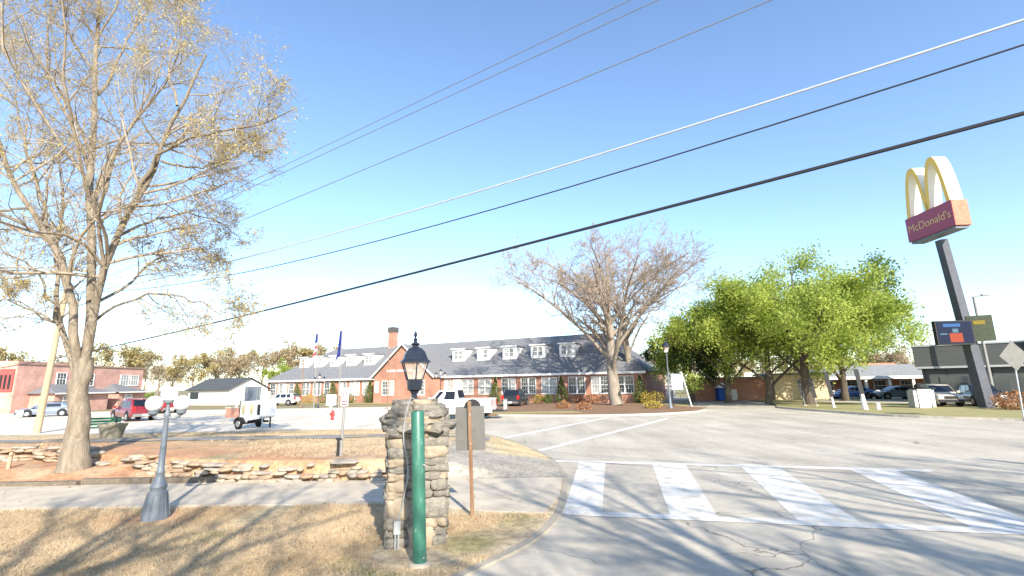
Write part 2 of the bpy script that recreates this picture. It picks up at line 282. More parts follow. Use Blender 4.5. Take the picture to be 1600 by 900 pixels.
def terrain():
    xs = np.concatenate([np.arange(-60, -18, 1.), np.arange(-18, 1.7, .12)]); ys = np.concatenate([np.arange(-6.8, 5, .6), np.arange(5, 18, .1), np.arange(18, 30.1, .3)])
    X, Y = np.meshgrid(xs, ys); ins = inside(X, Y); Z = terr_z(X, Y)
    # snap outside verts near the line to the kerb line
    P = np.stack([X, Y], -1); d = np.sqrt(((P[..., None, :]-KLa[None, None])**2).sum(-1)); nn = d.argmin(-1)
    near = (~ins); X2 = np.where(near, KLa[nn][..., 0], X); Y2 = np.where(near, KLa[nn][..., 1], Y); Z = np.where(near, .028, np.maximum(Z, .03))
    C = np.empty(X.shape+(4,), np.float32); C[..., 3] = 1
    tan = np.array((.46, .355, .21)); clay = np.array((.46, .245, .135)); pale = np.array((.52, .41, .27)); grn = np.array((.20, .20, .07)); asp = np.array((.35, .315, .26)); sand = np.array((.60, .46, .26))
    c = np.broadcast_to(tan, X.shape+(3,)).copy()
    def put(mask, colr): c[...] = c*(1-mask[..., None])+np.asarray(colr)*mask[..., None]
    n1 = vnoise(X, Y, 1.3, 1); n2 = vnoise(X, Y, 3.1, 2); n3 = vnoise(X, Y, .6, 3)
    put(sstep(.1, .8, n1+.3*n2)*.6, pale); put(sstep(.55, .95, n2-.3*n1)*.4, grn)
    wy = wall_y(X); bank = sstep(-.2, .1, Y-wy)
    put(bank*sstep(wy+5.2, wy+.8, Y)*sstep(-.6, .4, n1+.5)*.9, clay); put(bank*sstep(.2, .7, n3+.2*n2)*.5, pale)
    put(sstep(13.45, 13.6, Y)*(1-bank)*.95, clay*1.05); put(((Y > 13.45) & (Y < wy)).astype(float)*sstep(0, .7, n2)*.5, pale)
    ramp = sstep(-2.6, -1.9, X)*sstep(13.5, 13.7, Y)*sstep(19.5, 17, Y+.6*X); put(ramp, asp)
    put(sstep(-1.6, .2, X)*sstep(16.3, 17.2, Y)*sstep(22.5, 20.5, Y), sand)
    put(sstep(1.6, .5, np.hypot(X+7.1, (Y-10.2)*1.6))*.7, clay); put(sstep(1.5, .5, np.hypot(X+1.4, Y-7.9))*.6, pale*.95)
    put(sstep(.7, .2, np.hypot(X+.75, (Y-8.3)))*.7, grn*.8)
    ed = edge_dist(X, Y); put(sstep(.55, .15, ed)*sstep(4, 6, Y)*sstep(13, 11, Y)*.8, pale*1.05)
    C[..., :3] = c
    ny, nx = X.shape; idx = np.arange(ny*nx).reshape(ny, nx); q = np.stack([idx[:-1, :-1], idx[:-1, 1:], idx[1:, 1:], idx[1:, :-1]], -1)
    anyin = ins[:-1, :-1] | ins[:-1, 1:] | ins[1:, 1:] | ins[1:, :-1]; Fq = q[anyin]
    me = np_mesh('lawn', np.stack([X2, Y2, Z], -1).reshape(-1, 3), Fq); a = me.attributes.new('Col', 'FLOAT_COLOR', 'POINT'); a.data.foreach_set('color', C.ravel())
    o = link(me, 'lawn', M_terr, smooth=True); struct(o)
terrain()
# kerb along the corner
def kerb(line, wd=.16, h=.125, name='kerb', m=M_kerb):
    b = MB(); L = [Vector((p[0], p[1], 0)) for p in line]
    ring = []
    for i, p in enumerate(L):
        d = (L[min(i+1, len(L)-1)]-L[max(i-1, 0)]).normalized(); n = Vector((-d.y, d.x, 0))
        ring += [p-n*.01+Vector((0, 0, -.03)), p-n*.0+Vector((0, 0, h)), p+n*wd+Vector((0, 0, h+.005)), p+n*wd+Vector((0, 0, -.03))]
    b.add(ring, [(i*4+k, i*4+(k+1) % 4, (i+1)*4+(k+1) % 4, (i+1)*4+k) for i in range(len(L)-1) for k in range(4)]+[(0, 1, 2, 3), tuple(len(L)*4-4+k for k in (3, 2, 1, 0))])
    return struct(b.build(name, m))
kerb(KL[:len(KL)-12], .14, .034, m=mat('worn_edge', (.30, .27, .225), .95, c2=(.40, .345, .26), scale=1.6, bump=.4, bscale=30))
# sidewalk flags, each slab its own piece
sw = struct(MB().prism([(-40, 11.05), (-2.2, 10.95), (-.6, 10.2), (.55, 10.0), (.98, 11.5), (1.24, 13.58), (-2.2, 13.66), (-40, 13.5)], -.03, .056).build('sidewalk', M_conc))
xs = [-40+i*1.9 for i in range(20)]
for i in range(19):
    x0, x1 = xs[i]+.008, xs[i+1]-.008
    dz = random.uniform(-.002, .004); yb = 13.5+(x0+40)/38*.15
    MB().prism([(x0, 11.06), (x1, 11.06), (x1, yb), (x0, yb)], .0, .066+dz).build('slab', M_conc, sw)
MB().prism([(-3.75, 11.0), (-2.2, 10.97), (-.58, 10.24), (.52, 10.05), (.93, 11.5), (1.18, 13.55), (-3.75, 13.62)], .0, .064).build('slab', M_conc, sw)
# asphalt walkway on top of the bank
pw = []
for x in np.arange(-40, -.6, .6):
    y0 = 19.6+.02*(x+10)**2*.12; pw.append((x, y0))
b = MB(); n = len(pw)
for k, off in ((0, 0), (1, 1.7)):
    for x, y in pw: b.v.append((x, y+off, float(terr_z(x, y+off))+.02))
b.f = [(i, i+1, n+i+1, n+i) for i in range(n-1)]; struct(b.build('walkway', M_path))
# ------------------------------------------------------------------ paint markings
mk = road
def stripe(px, z=.005):
    P = [gz(x, y, 0) for x, y in px]; b = MB(); n = 10
    # subdivided quad strip
    vs = []
    for i in range(n+1):
        t = i/n; vs += [(*(P[0]*(1-t)+P[1]*t)[:2], z), (*(P[3]*(1-t)+P[2]*t)[:2], z)]
    b.add(vs, [(2*i, 2*i+1, 2*i+3, 2*i+2) for i in range(n)]); return b.build('stripe', M_paint, mk)
for q in ([(905, 722), (880, 800), (941, 800), (946, 722)], [(1018, 723), (1047, 806), (1122, 808), (1070, 724)], [(1153, 725), (1246, 813), (1352, 822), (1214, 728)], [(1322, 731), (1535, 832), (1690, 842), (1392, 733)]): stripe(q)
for q, z in (([(866, 719), (1460, 734), (1455, 738), (864, 722)], .009), ([(866, 797), (1640, 829), (1650, 839), (862, 804)], .009), ([(780, 684.5), (950, 651.5), (954, 652.6), (787, 686)], .006), ([(832, 705), (1040, 653.5), (1046, 654.8), (843, 706)], .006)): stripe(q, z)
# ------------------------------------------------------------------ far kerbs, beds and verges
isl = [gz(x, y, 0)[:2] for x, y in [(775, 650), (900, 651), (1010, 649), (1085, 645), (1104, 641)]]
isl = [tuple(p) for p in isl]
ip = isl+[(17.5, 45.5), (16.5, 50), (14, 58), (-4, 66), (-8, 60), (-8.5, 45)]
struct(MB().prism(ip, -.03, .11).build('planting_bed', M_mulch)); kerb(list(smooth_line(isl, 5)), .2, .13)
struct(MB().prism([(-6, 41.6), (5.6, 40.9), (5.2, 43.3), (-6, 44)], .0, .118).build('grass_strip', M_verge))
vg = [tuple(gz(x, y, 0)[:2]) for x, y in [(1700, 664), (1600, 658), (1400, 651), (1245, 640), (1215, 637)]]
struct(MB().prism(vg+[(27, 52), (30, 64), (60, 64), (60, 27)], -.03, .11).build('grass_verge', M_verge)); kerb(list(smooth_line(vg, 5)), .2, .14)
struct(MB().prism([(38, 44), (60, 35), (60, 60), (34, 60), (33, 52)], .05, .118).build('restaurant_lot', M_asph))
struct(MB().prism([(-8, 62), (-8, 57), (18, 52), (20, 56), (-45, 92), (-47, 86), (-10, 68)], -.03, .05).build('school_lawn', M_verge))
for (a, bb) in (((-60, 47.3), (-9, 47.3)), ((-60, 36.6), (-7.5, 36.9)), ((-60, 57), (-12, 57))):
    kerb([(a[0]+(bb[0]-a[0])*i/20, a[1]+(bb[1]-a[1])*i/20) for i in range(21)], .22, .10)
# ------------------------------------------------------------------ trees
def tubes(P, R, n):
    """P (N,K,3) polylines, R (N,K) radii -> verts, faces"""
    N, K, _ = P.shape; T = np.empty_like(P); T[:, 1:-1] = P[:, 2:]-P[:, :-2]; T[:, 0] = P[:, 1]-P[:, 0]; T[:, -1] = P[:, -1]-P[:, -2]
    T /= np.linalg.norm(T, axis=-1, keepdims=True)+1e-9
    ref = np.where(np.abs(T[:, :1, 2:3]) > .9, np.array([1., 0, 0]), np.array([0, 0, 1.])); A = np.cross(T, ref); A /= np.linalg.norm(A, axis=-1, keepdims=True)+1e-9; B = np.cross(T, A)
    an = np.arange(n)*2*np.pi/n
    V = P[:, :, None]+(A[:, :, None]*np.cos(an)[:, None]+B[:, :, None]*np.sin(an)[:, None])*R[:, :, None, None]
    base = (np.arange(N)*K*n)[:, None, None]+(np.arange(K-1)*n)[None, :, None]; k = np.arange(n)[None, None]; k2 = (k+1) % n
    Fa = np.stack([base+k, base+k2, base+n+k2, base+n+k], -1).reshape(-1, 4); return V.reshape(-1, 3), Fa
def resample(P, K):
    P = np.asarray(P, float); d = np.r_[0, np.cumsum(np.linalg.norm(np.diff(P, axis=0), axis=1))]; t = np.linspace(0, d[-1], K)
    Q = np.array([np.interp(t, d, P[:, i]) for i in range(3)]).T
    for _ in range(2): Q[1:-1] = (Q[:-2]+2*Q[1:-1]+Q[2:])/4
    return Q
def sprout(P, R, m, ratio, ang, rng, K=6, tmin=.25, up=.15, wob=.22, rr=.55, minlen=.15, lenref=None):
    N, KP, _ = P.shape; ln = np.linalg.norm(np.diff(P, axis=1), axis=-1).sum(1)
    idx = np.repeat(np.arange(N), m); t = rng.uniform(tmin, 1, len(idx))*(KP-1.001); i0 = t.astype(int); fr = (t-i0)[:, None]
    pos = P[idx, i0]*(1-fr)+P[idx, i0+1]*fr; tan = P[idx, i0+1]-P[idx, i0]; tan /= np.linalg.norm(tan, axis=1, keepdims=True)+1e-9
    rad = (R[idx, i0]*(1-fr[:, 0])+R[idx, i0+1]*fr[:, 0])*rr
    rv = rng.normal(size=(len(idx), 3)); rv -= tan*(rv*tan).sum(1, keepdims=True); rv /= np.linalg.norm(rv, axis=1, keepdims=True)+1e-9
    a = np.radians(rng.normal(ang, 12, len(idx)))[:, None]; d = tan*np.cos(a)+rv*np.sin(a)
    L = np.maximum(minlen, (ln[idx] if lenref is None else lenref)*ratio*rng.uniform(.55, 1.15, len(idx))*(1.15-.55*t/KP))
    C = np.empty((len(idx), K, 3)); C[:, 0] = pos; step = (L/(K-1))[:, None]
    for k in range(1, K):
        d = d+rng.normal(size=d.shape)*wob+np.array([0, 0, up]); d /= np.linalg.norm(d, axis=1, keepdims=True); C[:, k] = C[:, k-1]+d*step
    CR = rad[:, None]*np.linspace(1, .35, K)[None]; return C, np.maximum(CR, .0025)
def leaves(pts, n, size, rng, spread=.15, flat=.0):
    i = rng.integers(0, len(pts), n); c = pts[i]+rng.normal(size=(n, 3))*spread
    u = rng.normal(size=(n, 3)); u /= np.linalg.norm(u, axis=1, keepdims=True); v = rng.normal(size=(n, 3)); v -= u*(v*u).sum(1, keepdims=True); v /= np.linalg.norm(v, axis=1, keepdims=True)
    s = (size*rng.uniform(.5, 1.3, n))[:, None]; u = u*s; v = v*s*.55
    V = np.stack([c-u, c-v, c+u, c+v], 1).reshape(-1, 3); Fa = np.arange(4*n).reshape(-1, 4)
    return V, Fa, np.repeat(np.clip(.5+.30*np.sin(c[:, 0]*1.1+2*np.sin(c[:, 2]*.9))*np.sin(c[:, 1]*1.2+c[:, 2]*1.3)+rng.normal(0, .22, n), 0, 1), 4)
def gen_tree(limbs, lrad, seed, counts=(9, 7, 5), ratios=(.45, .5, .5), angs=(42, 45, 48), ups=(.10, .04, 0.), rtip=.2, minr=.004, tm=.25):
    rng = np.random.default_rng(seed); K = 14
    P = np.array([resample(l, K) for l in limbs]); P[:, 1:-1] += rng.normal(size=P[:, 1:-1].shape)*.035
    R = np.array([np.linspace(1, rtip, K)*r if np.isscalar(r) else np.interp(np.linspace(0, 1, K), np.linspace(0, 1, len(r)), r) for r in lrad])
    lv = [(P, R)]
    for m, q, a, u in zip(counts, ratios, angs, ups):
        p, r = sprout(lv[-1][0], lv[-1][1], m, q, a, rng, K=6, up=u, tmin=tm); lv.append((p, np.maximum(r, minr)))
    return lv
def tree_obj(name, label, lv, base, mats, leaf=None, group=None, cat='tree', rotz=0, local=True):
    b = np.array(base); t = thing(name, label, cat, tuple(base), rotz, group)
    V, Fa = tubes(lv[0][0]-(b if local else 0), lv[0][1], 10); o = link(np_mesh('trunk', V, Fa), 'trunk', mats[0], t, True)
    Vs, Fs, off = [], [], 0
    for i, (p, r) in enumerate(lv[1:]):
        V, Fa = tubes(p-(b if local else 0), r, 5 if i == 0 else 3); Vs.append(V); Fs.append(Fa+off); off += len(V)
    link(np_mesh('branches', np.concatenate(Vs), np.concatenate(Fs)), 'branches', mats[1], t)
    if leaf:
        lm, n, size, spread, tail = leaf; pts = np.concatenate([lv[-1][0][:, tail:].reshape(-1, 3), lv[-2][0][:, -2:].reshape(-1, 3)])-(b if local else 0)
        V, Fa, rnd = leaves(pts, n, size, np.random.default_rng(len(pts)), spread); link(np_mesh('leaves', V, Fa, rnd), 'leaves', lm, t)
    return t
# the big budding tree on the bank
TB = gz(114, 731, .28); TY = TB[1]
def L2(px, dy): return [gy(x, y, TY+d) for (x, y), d in zip(px, dy)]
def ramp(n, a, b): return list(np.linspace(a, b, n))
trunk = [TB+np.array([0, 0, -.15]), TB+np.array([.02, 0, .25])]+L2([(122, 660), (126, 610), (131, 560)], [0, 0, 0])
limbs = [trunk,
 L2([(131, 575), (139, 520), (147, 470), (144, 341), (141, 277), (138, 229), (152, 149), (147, 112), (158, -40), (160, -140)], ramp(10, 0, 1.2)),
 L2([(128, 590), (142, 520), (150, 460), (155, 421), (187, 368), (213, 309), (251, 251), (261, 192), (277, 165), (309, 144), (322, 85)], ramp(11, 0, -1.8)),
 L2([(213, 309), (245, 235), (330, 205), (395, 200), (459, 171)], ramp(5, -1.0, -2.2)),
 L2([(126, 600), (117, 540), (117, 469), (80, 373), (43, 325), (11, 267), (-10, 200), (-40, 120)], ramp(8, 0, -1.6)),
 L2([(144, 341), (139, 240), (107, 187), (75, 133), (69, 64), (88, -20)], ramp(6, .4, 2.8)),
 L2([(152, 149), (187, 96), (203, 59), (229, 0), (245, -70)], ramp(5, 1., 2.)),
 L2([(150, 340), (165, 277), (181, 229), (213, 181), (240, 139), (262, 60)], ramp(6, .2, 1.8)),
 L2([(124, 600), (110, 555), (96, 516), (88, 456), (84, 400), (100, 330), (92, 240)], ramp(7, 0, 2.6)),
 L2([(110, 545), (88, 504), (40, 480), (0, 464), (-60, 470)], ramp(5, .3, -.6)),
 L2([(80, 373), (64, 300), (40, 240), (24, 170), (30, 90)], ramp(5, -.6, .8)),
 L2([(156, 470), (208, 440), (250, 395), (300, 385), (355, 410)], ramp(5, 0, 2.0)),
 L2([(150, 500), (190, 470), (250, 455), (310, 470), (365, 505)], ramp(5, 0, -1.6)),
 L2([(187, 368), (240, 345), (290, 330), (340, 345), (375, 370)], ramp(5, -.6, 1.4)),
 L2([(251, 251), (300, 265), (345, 255), (400, 230)], ramp(4, -1.2, .5)),
 L2([(43, 325), (10, 330), (-40, 320), (-90, 350)], ramp(4, -1, -2)),
 L2([(147, 112), (110, 60), (100, 10), (80, -60)], ramp(4, 1, 0)),
 L2([(277, 165), (262, 110), (275, 50), (285, -10)], ramp(4, -1.6, -1)),
 L2([(96, 516), (60, 420), (20, 400), (-40, 380)], ramp(4, .6, 2.4))]
lr = [[.45, .31, .27, .255, .24], .145, .14, .065, .14, .075, .055, .07, .10, .05, .06, .05, .045, .045, .04, .04, .045, .04, .045]
lv = gen_tree(limbs[:], lr, 11, (17, 8, 6), (.40, .48, .5), (45, 45, 45), (.05, .0, -.03), minr=.005)
# the trunk itself should sprout little: drop its children
for k in range(1, 2):
    lv[1] = (lv[1][0][17:], lv[1][1][17:])
rng = np.random.default_rng(5); lv = lv[:2]
for m, q, a, u in ((9, .55, 45, .02), (7, .6, 42, .0)):
    p, r = sprout(lv[-1][0], lv[-1][1], m, q, a, rng, K=6, up=u); lv.append((p, np.maximum(r, .0042)))
tree_obj('budding_tree', 'tall spreading tree with tan spring buds and bare limbs beside the sidewalk', lv, TB, (M_bark, M_twig), (M_bud, 46000, .034, .07, 1))
# generic bare / leafy trees built from a procedural skeleton
def skeleton(h, spread, nl, seed, stems=1, clear=.22, r0=.3, lean=0., upk=.8):
    rng = np.random.default_rng(seed); limbs = []; rad = []
    for s in range(stems):
        a0 = rng.uniform(0, 6.28); off = np.array([math.cos(a0), math.sin(a0), 0])*(.5 if stems > 1 else 0); tr = [off*0, off*.3+[0, 0, h*clear*.5], off*.8+[0, 0, h*clear], off*1.3+[lean*.3, 0, h*.45], off*1.6+[lean*.5, 0, h*.68], off*2+[lean*.6, 0, h*.95]]
        limbs.append(np.array(tr, float)+rng.normal(size=(6, 3))*h*.008*np.array([1, 1, 0])); rad.append([r0*1.25, r0*.95, r0*.75, r0*.38, r0*.2, r0*.06])
        for i in range(nl):
            t = clear+(i+.5)/nl*(.72-clear); a = i*2.4+a0+rng.uniform(-.4, .4); zz = h*t; rr = spread*(1-.55*max(0, (t-.35))/.6)*rng.uniform(.8, 1.1)
            base = np.array([np.interp(zz, [p[2] for p in tr], [p[j] for p in tr]) for j in (0, 1)]+[zz]); dr = np.array([math.cos(a), math.sin(a), 0])
            rise = h*(.98-t)*upk*rng.uniform(.75, 1.05)
            limbs.append(np.array([base, base+dr*rr*.3+[0, 0, rise*.42], base+dr*rr*.65+[0, 0, rise*.78], base+dr*rr+[0, 0, rise]])); rad.append([r0*.42*(1.2-t), r0*.3*(1.2-t), r0*.2*(1.2-t), r0*.06])
    return limbs, rad
def ptree(name, label, base, h, spread, nl, seed, mats, counts, leaf=None, group=None, stems=1, clear=.22, r0=.3, ups=(.1, .05, 0), minr=.006, upk=.8, ratios=(.42, .5, .5), rotz=0):
    l, r = skeleton(h, spread, nl, seed, stems, clear, r0, upk=upk); lv = gen_tree(l, r, seed, counts, ratios, (42, 45, 45), ups, minr=minr, tm=.3)
    return tree_obj(name, label, lv, base, mats, leaf, group, local=False, rotz=rotz)
bt = gz(960, 633, .1); bt2 = gz(984, 628, .1)
ptree('bare_tree', 'tall leafless grey tree with forked trunk on the mulch bed before the school', bt, 18.5, 11.8, 15, 21, (M_gbark, M_gtwig), (14, 9, 8), None, clear=.15, r0=.58, minr=.011, upk=.74)
ptree('bare_tree', 'slimmer leafless tree close behind the forked grey tree', bt2, 17.5, 9.5, 10, 22, (M_gbark, M_gtwig), (11, 8, 7), None, clear=.18, r0=.46, minr=.011)
GL = 'leafy trees beside the road'
gt = [(1140, 631, 54, 11.0, 7.2, 33, 34000, 'bright green leafy tree nearest the dark evergreen'), (1206, 631, 50, 12.8, 8.0, 34, 42000, 'bright green tree with low dark fork beside the cream wall'), (1264, 631, 48, 14.3, 8.8, 35, 50000, 'tallest bright green leafy tree with stout single trunk by the kerb'), (1322, 629, 54, 13.2, 7.6, 36, 38000, 'bright green leafy tree nearest the golden arches sign')]
for i, (px, py, Y, h, sp, sd_, nlv, lab) in enumerate(gt):
    p = gy(px, py, Y); p[2] = .1
    ptree('leafy_tree', lab, p, h, sp, 13, sd_, (M_dbark, M_dbark), (8, 6, 4), (M_leafg, nlv, .135, .45, 0), GL, clear=.10 if i != 2 else .17, r0=.42 if i == 2 else .32, upk=.52, ups=(.0, -.06, -.08))
p = gy(1082, 632, 58); p[2] = .1
ptree('evergreen_tree', 'dark evergreen tree with foliage down to the ground behind the street lamp', p, 8.5, 4.2, 10, 41, (M_dbark, M_dbark), (9, 6, 4), (M_leafd, 15000, .17, .28, 0), clear=.04, r0=.22, upk=.5)
# background woods: individual trees
BT = 'trees along the far skyline'
protos = {}
def bgtree(kind, px, Y, ytop, seed, label):
    p = gy(px, 612, Y); p[2] = 0; top = gy(px, ytop, Y)[2]
    if kind not in protos:
        lm, dens = {'olive': (M_leafo, 5200), 'brown': (M_leafb, 4200), 'bare': (None, 0), 'green': (M_leafg, 6500)}[kind]
        t = ptree('woodland_tree', label, p, 12., 6.0, 8, seed, (M_bark, M_twig), (7, 5, 3), (lm, dens, .24, .4, 1) if lm else None, BT, clear=.12, r0=.26, minr=.02, upk=.7); protos[kind] = t
    else:
        t = copy_tree(protos[kind]); t.location = p; t['label'] = label; t.rotation_euler = (0, 0, random.uniform(0, 6.28))
    s = top/12.; t.scale = (s*random.uniform(.95, 1.2), s*random.uniform(.95, 1.2), s); return t
for a in [('olive', 185, 112, 538, 51, 'olive budding tree rising behind the two-storey brick building'), ('bare', 247, 112, 548, 52, 'thin leafless tree behind the three-globe lamp'), ('olive', 300, 105, 552, 0, 'olive budding tree behind the white gabled building'), ('brown', 268, 120, 572, 53, 'low brown tree beside the end of the brick building'),
          ('bare', 335, 118, 546, 0, 'leafless tree over the white gabled building roof'), ('brown', 352, 112, 556, 0, 'brownish budding tree over the white gabled building'), ('olive', 372, 125, 545, 0, 'olive tree behind the trailer'), ('bare', 408, 120, 548, 0, 'leafless tree by the left end of the school roof'), ('green', 438, 115, 572, 54, 'green-tinged tree against the left hip of the school roof'), ('brown', 455, 122, 541, 0, 'brown tree above the left hip of the school roof'),
          ('olive', 480, 126, 537, 0, 'tan tree behind the striped flag'), ('bare', 505, 130, 540, 0, 'leafless tree behind the blue flag'), ('brown', 225, 130, 566, 0, 'brown tree behind the brick building corner'), ('brown', 1015, 95, 552, 0, 'pale brown tree behind the right end of the school'), ('olive', 1032, 110, 556, 0, 'olive tree behind the white shed'),
          ('brown', 1385, 96, 548, 0, 'brown tree behind the low colonnade building'), ('brown', 1425, 92, 545, 0, 'brown tree beside the dark restaurant wall'), ('olive', 1350, 105, 556, 0, 'olive tree over the orange roof'), ('brown', 1300, 110, 560, 0, 'brown tree far behind the leafy trees'), ('brown', 90, 118, 560, 0, 'brown tree behind the brick parapet'), ('olive', -20, 95, 545, 0, 'olive tree at the far side of the brick building'), ('brown', 1095, 100, 556, 0, 'brown tree behind the dark evergreen'), ('olive', 1150, 96, 560, 0, 'olive tree behind the blue stall'), ('brown', 1195, 104, 558, 0, 'brown tree behind the low brick wing'), ('olive', 1245, 98, 560, 0, 'olive tree behind the cream walled building'), ('green', 226, 92, 612, 0, 'small bright green tree at the brick building end')]: bgtree(*a)
# trees behind the camera whose shadows fall on the lawn and crossing
SH = 'roadside trees behind the viewpoint'
a = ptree('bare_tree', 'leafless roadside tree across from the crossing', (-.4, -8.6, 0), 12.5, 5.0, 10, 61, (M_bark, M_twig), (7, 6, 4), None, SH, clear=.2, r0=.44, minr=.008)
for x, y, s, r in ((8.6, -8.0, 1.0, 2.), (15., -8.8, 1.12, 4.), (-3.6, -12.4, .95, 1.1), (22.5, -9, 1.2, 3.)):
    c = copy_tree(a); c['label'] = {8.6: 'leafless roadside tree facing the zebra crossing', 15.: 'larger leafless tree further along the road edge', -3.6: 'smallest leafless tree opposite the stone pillar', 22.5: 'largest leafless tree at the end of the roadside row'}[x]; c.location = (x, y, 0); c.scale = (s, s, s); c.rotation_euler = (0, 0, r)
def cloud(n, f, size, rng):
    pts = f(n); return leaves(pts, n, size, rng, .03)
def conifer(px, py, Y, h, r, label, name='columnar_conifer', lm=None, n=1500, group='conifers along the school front', shape='cone'):
    lm = lm or M_conif; rng = np.random.default_rng(int(px)); p = gy(px, py, Y); p[2] = .04
    def f(n):
        t = rng.uniform(0, 1, n)**1.2; a = rng.uniform(0, 6.28, n); prof = (np.minimum(1, (1-t)*1.6)*np.minimum(1, .6+t*3)) if shape == 'cone' else np.sqrt(np.clip(1-(2*t-.9)**2, .02, 1))
        q = r*prof*rng.uniform(.45, 1.05, n)*(1+.15*np.sin(a*3+t*9)); return np.stack([q*np.cos(a), q*np.sin(a), .05+t*h], 1)
    V, Fa, rn = cloud(n, f, .09 if shape == 'cone' else .08, rng); t = thing(name, label, 'shrub', tuple(p), 0, group)
    link(np_mesh('foliage', V, Fa, rn), 'foliage', lm, t); MB().tube([(0, 0, -.1), (0, 0, h*.6)], [.06, .03], 6).build('stem', M_dbark, t); return t
# ------------------------------------------------------------------ school building
SA = np.array([-43.8, 88.2]); SB = np.array([15.4, 59.0]); SL = float(np.linalg.norm(SB-SA)); su = (SB-SA)/SL; SROT = math.atan2(su[1], su[0]); sn = np.array([su[1], -su[0]])
def s_of(px, off=0.):
    d = ray(px, 600)[:2]; A = SA+sn*off; Mx = np.array([[su[0], -d[0]], [su[1], -d[1]]]); return float(np.linalg.solve(Mx, -A)[0])
school = thing('school_building', 'long red brick school with grey shingle roof, white dormers and central gable', 'building', (SA[0], SA[1], 0), SROT)
EZ = 3.75; RZ = 9.4; DP = 16.
MB().box(0, SL, 0, DP, -.2, EZ).build('wall', M_brick, school)
rf = MB(); o_ = .45
rf.add([(-o_, -o_, EZ), (SL+o_, -o_, EZ), (SL+o_, DP+o_, EZ), (-o_, DP+o_, EZ), (7.5, DP/2, RZ), (SL-6.5, DP/2, RZ)], [(0, 1, 5, 4), (1, 2, 5), (2, 3, 4, 5), (3, 0, 4), (3, 2, 1, 0)])
roof = rf.build('roof', M_roof, school)
MB().box(-o_-.02, SL+o_+.02, -o_-.05, -o_+.06, EZ-.24, EZ+.03).build('fascia', M_white, school)
def roof_z(y): return EZ+(RZ-EZ)*(y+o_)/(DP/2+o_)
# central gable wing
gx0, gx1 = s_of(584, 2.), s_of(676, 2.); gm = (gx0+gx1)/2; GZ = 8.5; PRJ = 2.0
MB().slabxz([(gx0, -.2), (gx1, -.2), (gx1, EZ), (gm, GZ-.15), (gx0, EZ)], -PRJ, 1.2).build('gable_wall', M_brick, school)
gr = MB(); yb = 7.5
for s in (-1, 1):
    xe = gm+s*((gx1-gx0)/2+.35); ze = EZ-.15
    vs = [(gm, -PRJ-.3, GZ), (xe, -PRJ-.3, ze), (xe, -.2, ze), (gm, yb, GZ)]; vs += [(x, y, z+.14) for x, y, z in vs]
    gr.add(vs, [(0, 1, 2, 3), (7, 6, 5, 4), (0, 4, 5, 1), (1, 5, 6, 2), (2, 6, 7, 3), (3, 7, 4, 0)])
gr.build('gable_roof', M_roof, school)
for s in (-1, 1):
    xe = gm+s*((gx1-gx0)/2+.36); a = [(gm, GZ-.02), (xe, EZ-.18), (xe, EZ+.1), (gm, GZ+.2)]
    MB().slabxz(a, -PRJ-.42, -PRJ-.305).build('rake_board', M_white, school)
for i in range(22):
    if i in (6, 14): continue
    x = gm-2.9+i*.27; MB().box(x, x+random.uniform(.15, .2), -PRJ-.05, -PRJ-.0, 4.55, 4.85).build('sign_letter', M_white, school)
cx = s_of(612, -DP/2); ch = MB().box(cx-.6, cx+.6, DP/2-.6, DP/2+.6, RZ-1.5, RZ+2.9).build('chimney', M_brick, school)
MB().box(cx-.68, cx+.68, DP/2-.68, DP/2+.68, RZ+2.4, RZ+3.3).build('chimney_cap', mat('soot', (.09, .085, .08), .9), ch)
def window(parent, x0, x1, z0, z1, y, leafs=2, name='window', glass_name='pane'):
    b = MB(); t = .08; b.box(x0-t, x1+t, y-.09, y-.0, z0-t*1.4, z0); b.box(x0-t, x1+t, y-.09, y, z1, z1+t); b.box(x0-t, x0, y-.09, y, z0, z1); b.box(x1, x1+t, y-.09, y, z0, z1)
    wd = (x1-x0)/leafs
    for i in range(1, leafs): b.box(x0+i*wd-.1, x0+i*wd+.1, y-.085, y, z0, z1)
    for i in range(leafs):
        a0 = x0+i*wd+(.12 if i else 0); a1 = x0+(i+1)*wd-(.12 if i < leafs-1 else 0); zm = (z0+z1)/2
        b.box(a0, a1, y-.07, y, zm-.04, zm+.04)
        for k in (1, 2): b.box(a0+(a1-a0)*k/3-.011, a0+(a1-a0)*k/3+.011, y-.055, y, z0, z1)
        for zz in ((z0+zm)/2, (zm+z1)/2): b.box(a0, a1, y-.053, y, zz-.011, zz+.011)
    o = b.build(name, M_white, parent)
    for i in range(leafs):
        a0 = x0+i*wd+(.12 if i else 0); a1 = x0+(i+1)*wd-(.12 if i < leafs-1 else 0)
        MB().box(a0, a1, y-.03, y-.004, z0, z1).build(glass_name, M_glass2 if random.random() < .3 else M_glass, o if name == 'window' else parent)
    return o
for a, b_ in [(423, 432), (437, 449), (452, 460), (472, 485), (490, 502), (507, 516), (530, 542), (547, 562), (567, 576), (694, 705), (722, 740), (748, 768), (784, 806), (814, 838), (846, 871), (888, 915), (924, 952), (962, 991)]:
    window(school, s_of(a)+.1, s_of(b_)-.1, 1.25, 3.2, 0., 2 if b_-a > 9 else 1)
for a, b_ in [(598, 615), (651, 663)]: window(school, s_of(a, PRJ), s_of(b_, PRJ), 1.25, 3.2, -PRJ, 2)
window(school, s_of(587, PRJ), s_of(591, PRJ), 1.7, 3.1, -PRJ, 1)
x0, x1 = s_of(708), s_of(721); dr = MB().box(x0, x1, -.12, 0, .1, 3.3).build('door', M_white, school); MB().box(x0+.15, x0+.22, -.17, -.12, 1.1, 1.3).build('handle', M_black, dr)
for px in (668, 436, 556, 776, 874, 1001): # downpipes
    x = s_of(px); MB().tube([(x, -.08, .1), (x, -.08, EZ-.2)], .055, 6).build('downpipe', M_white, school)
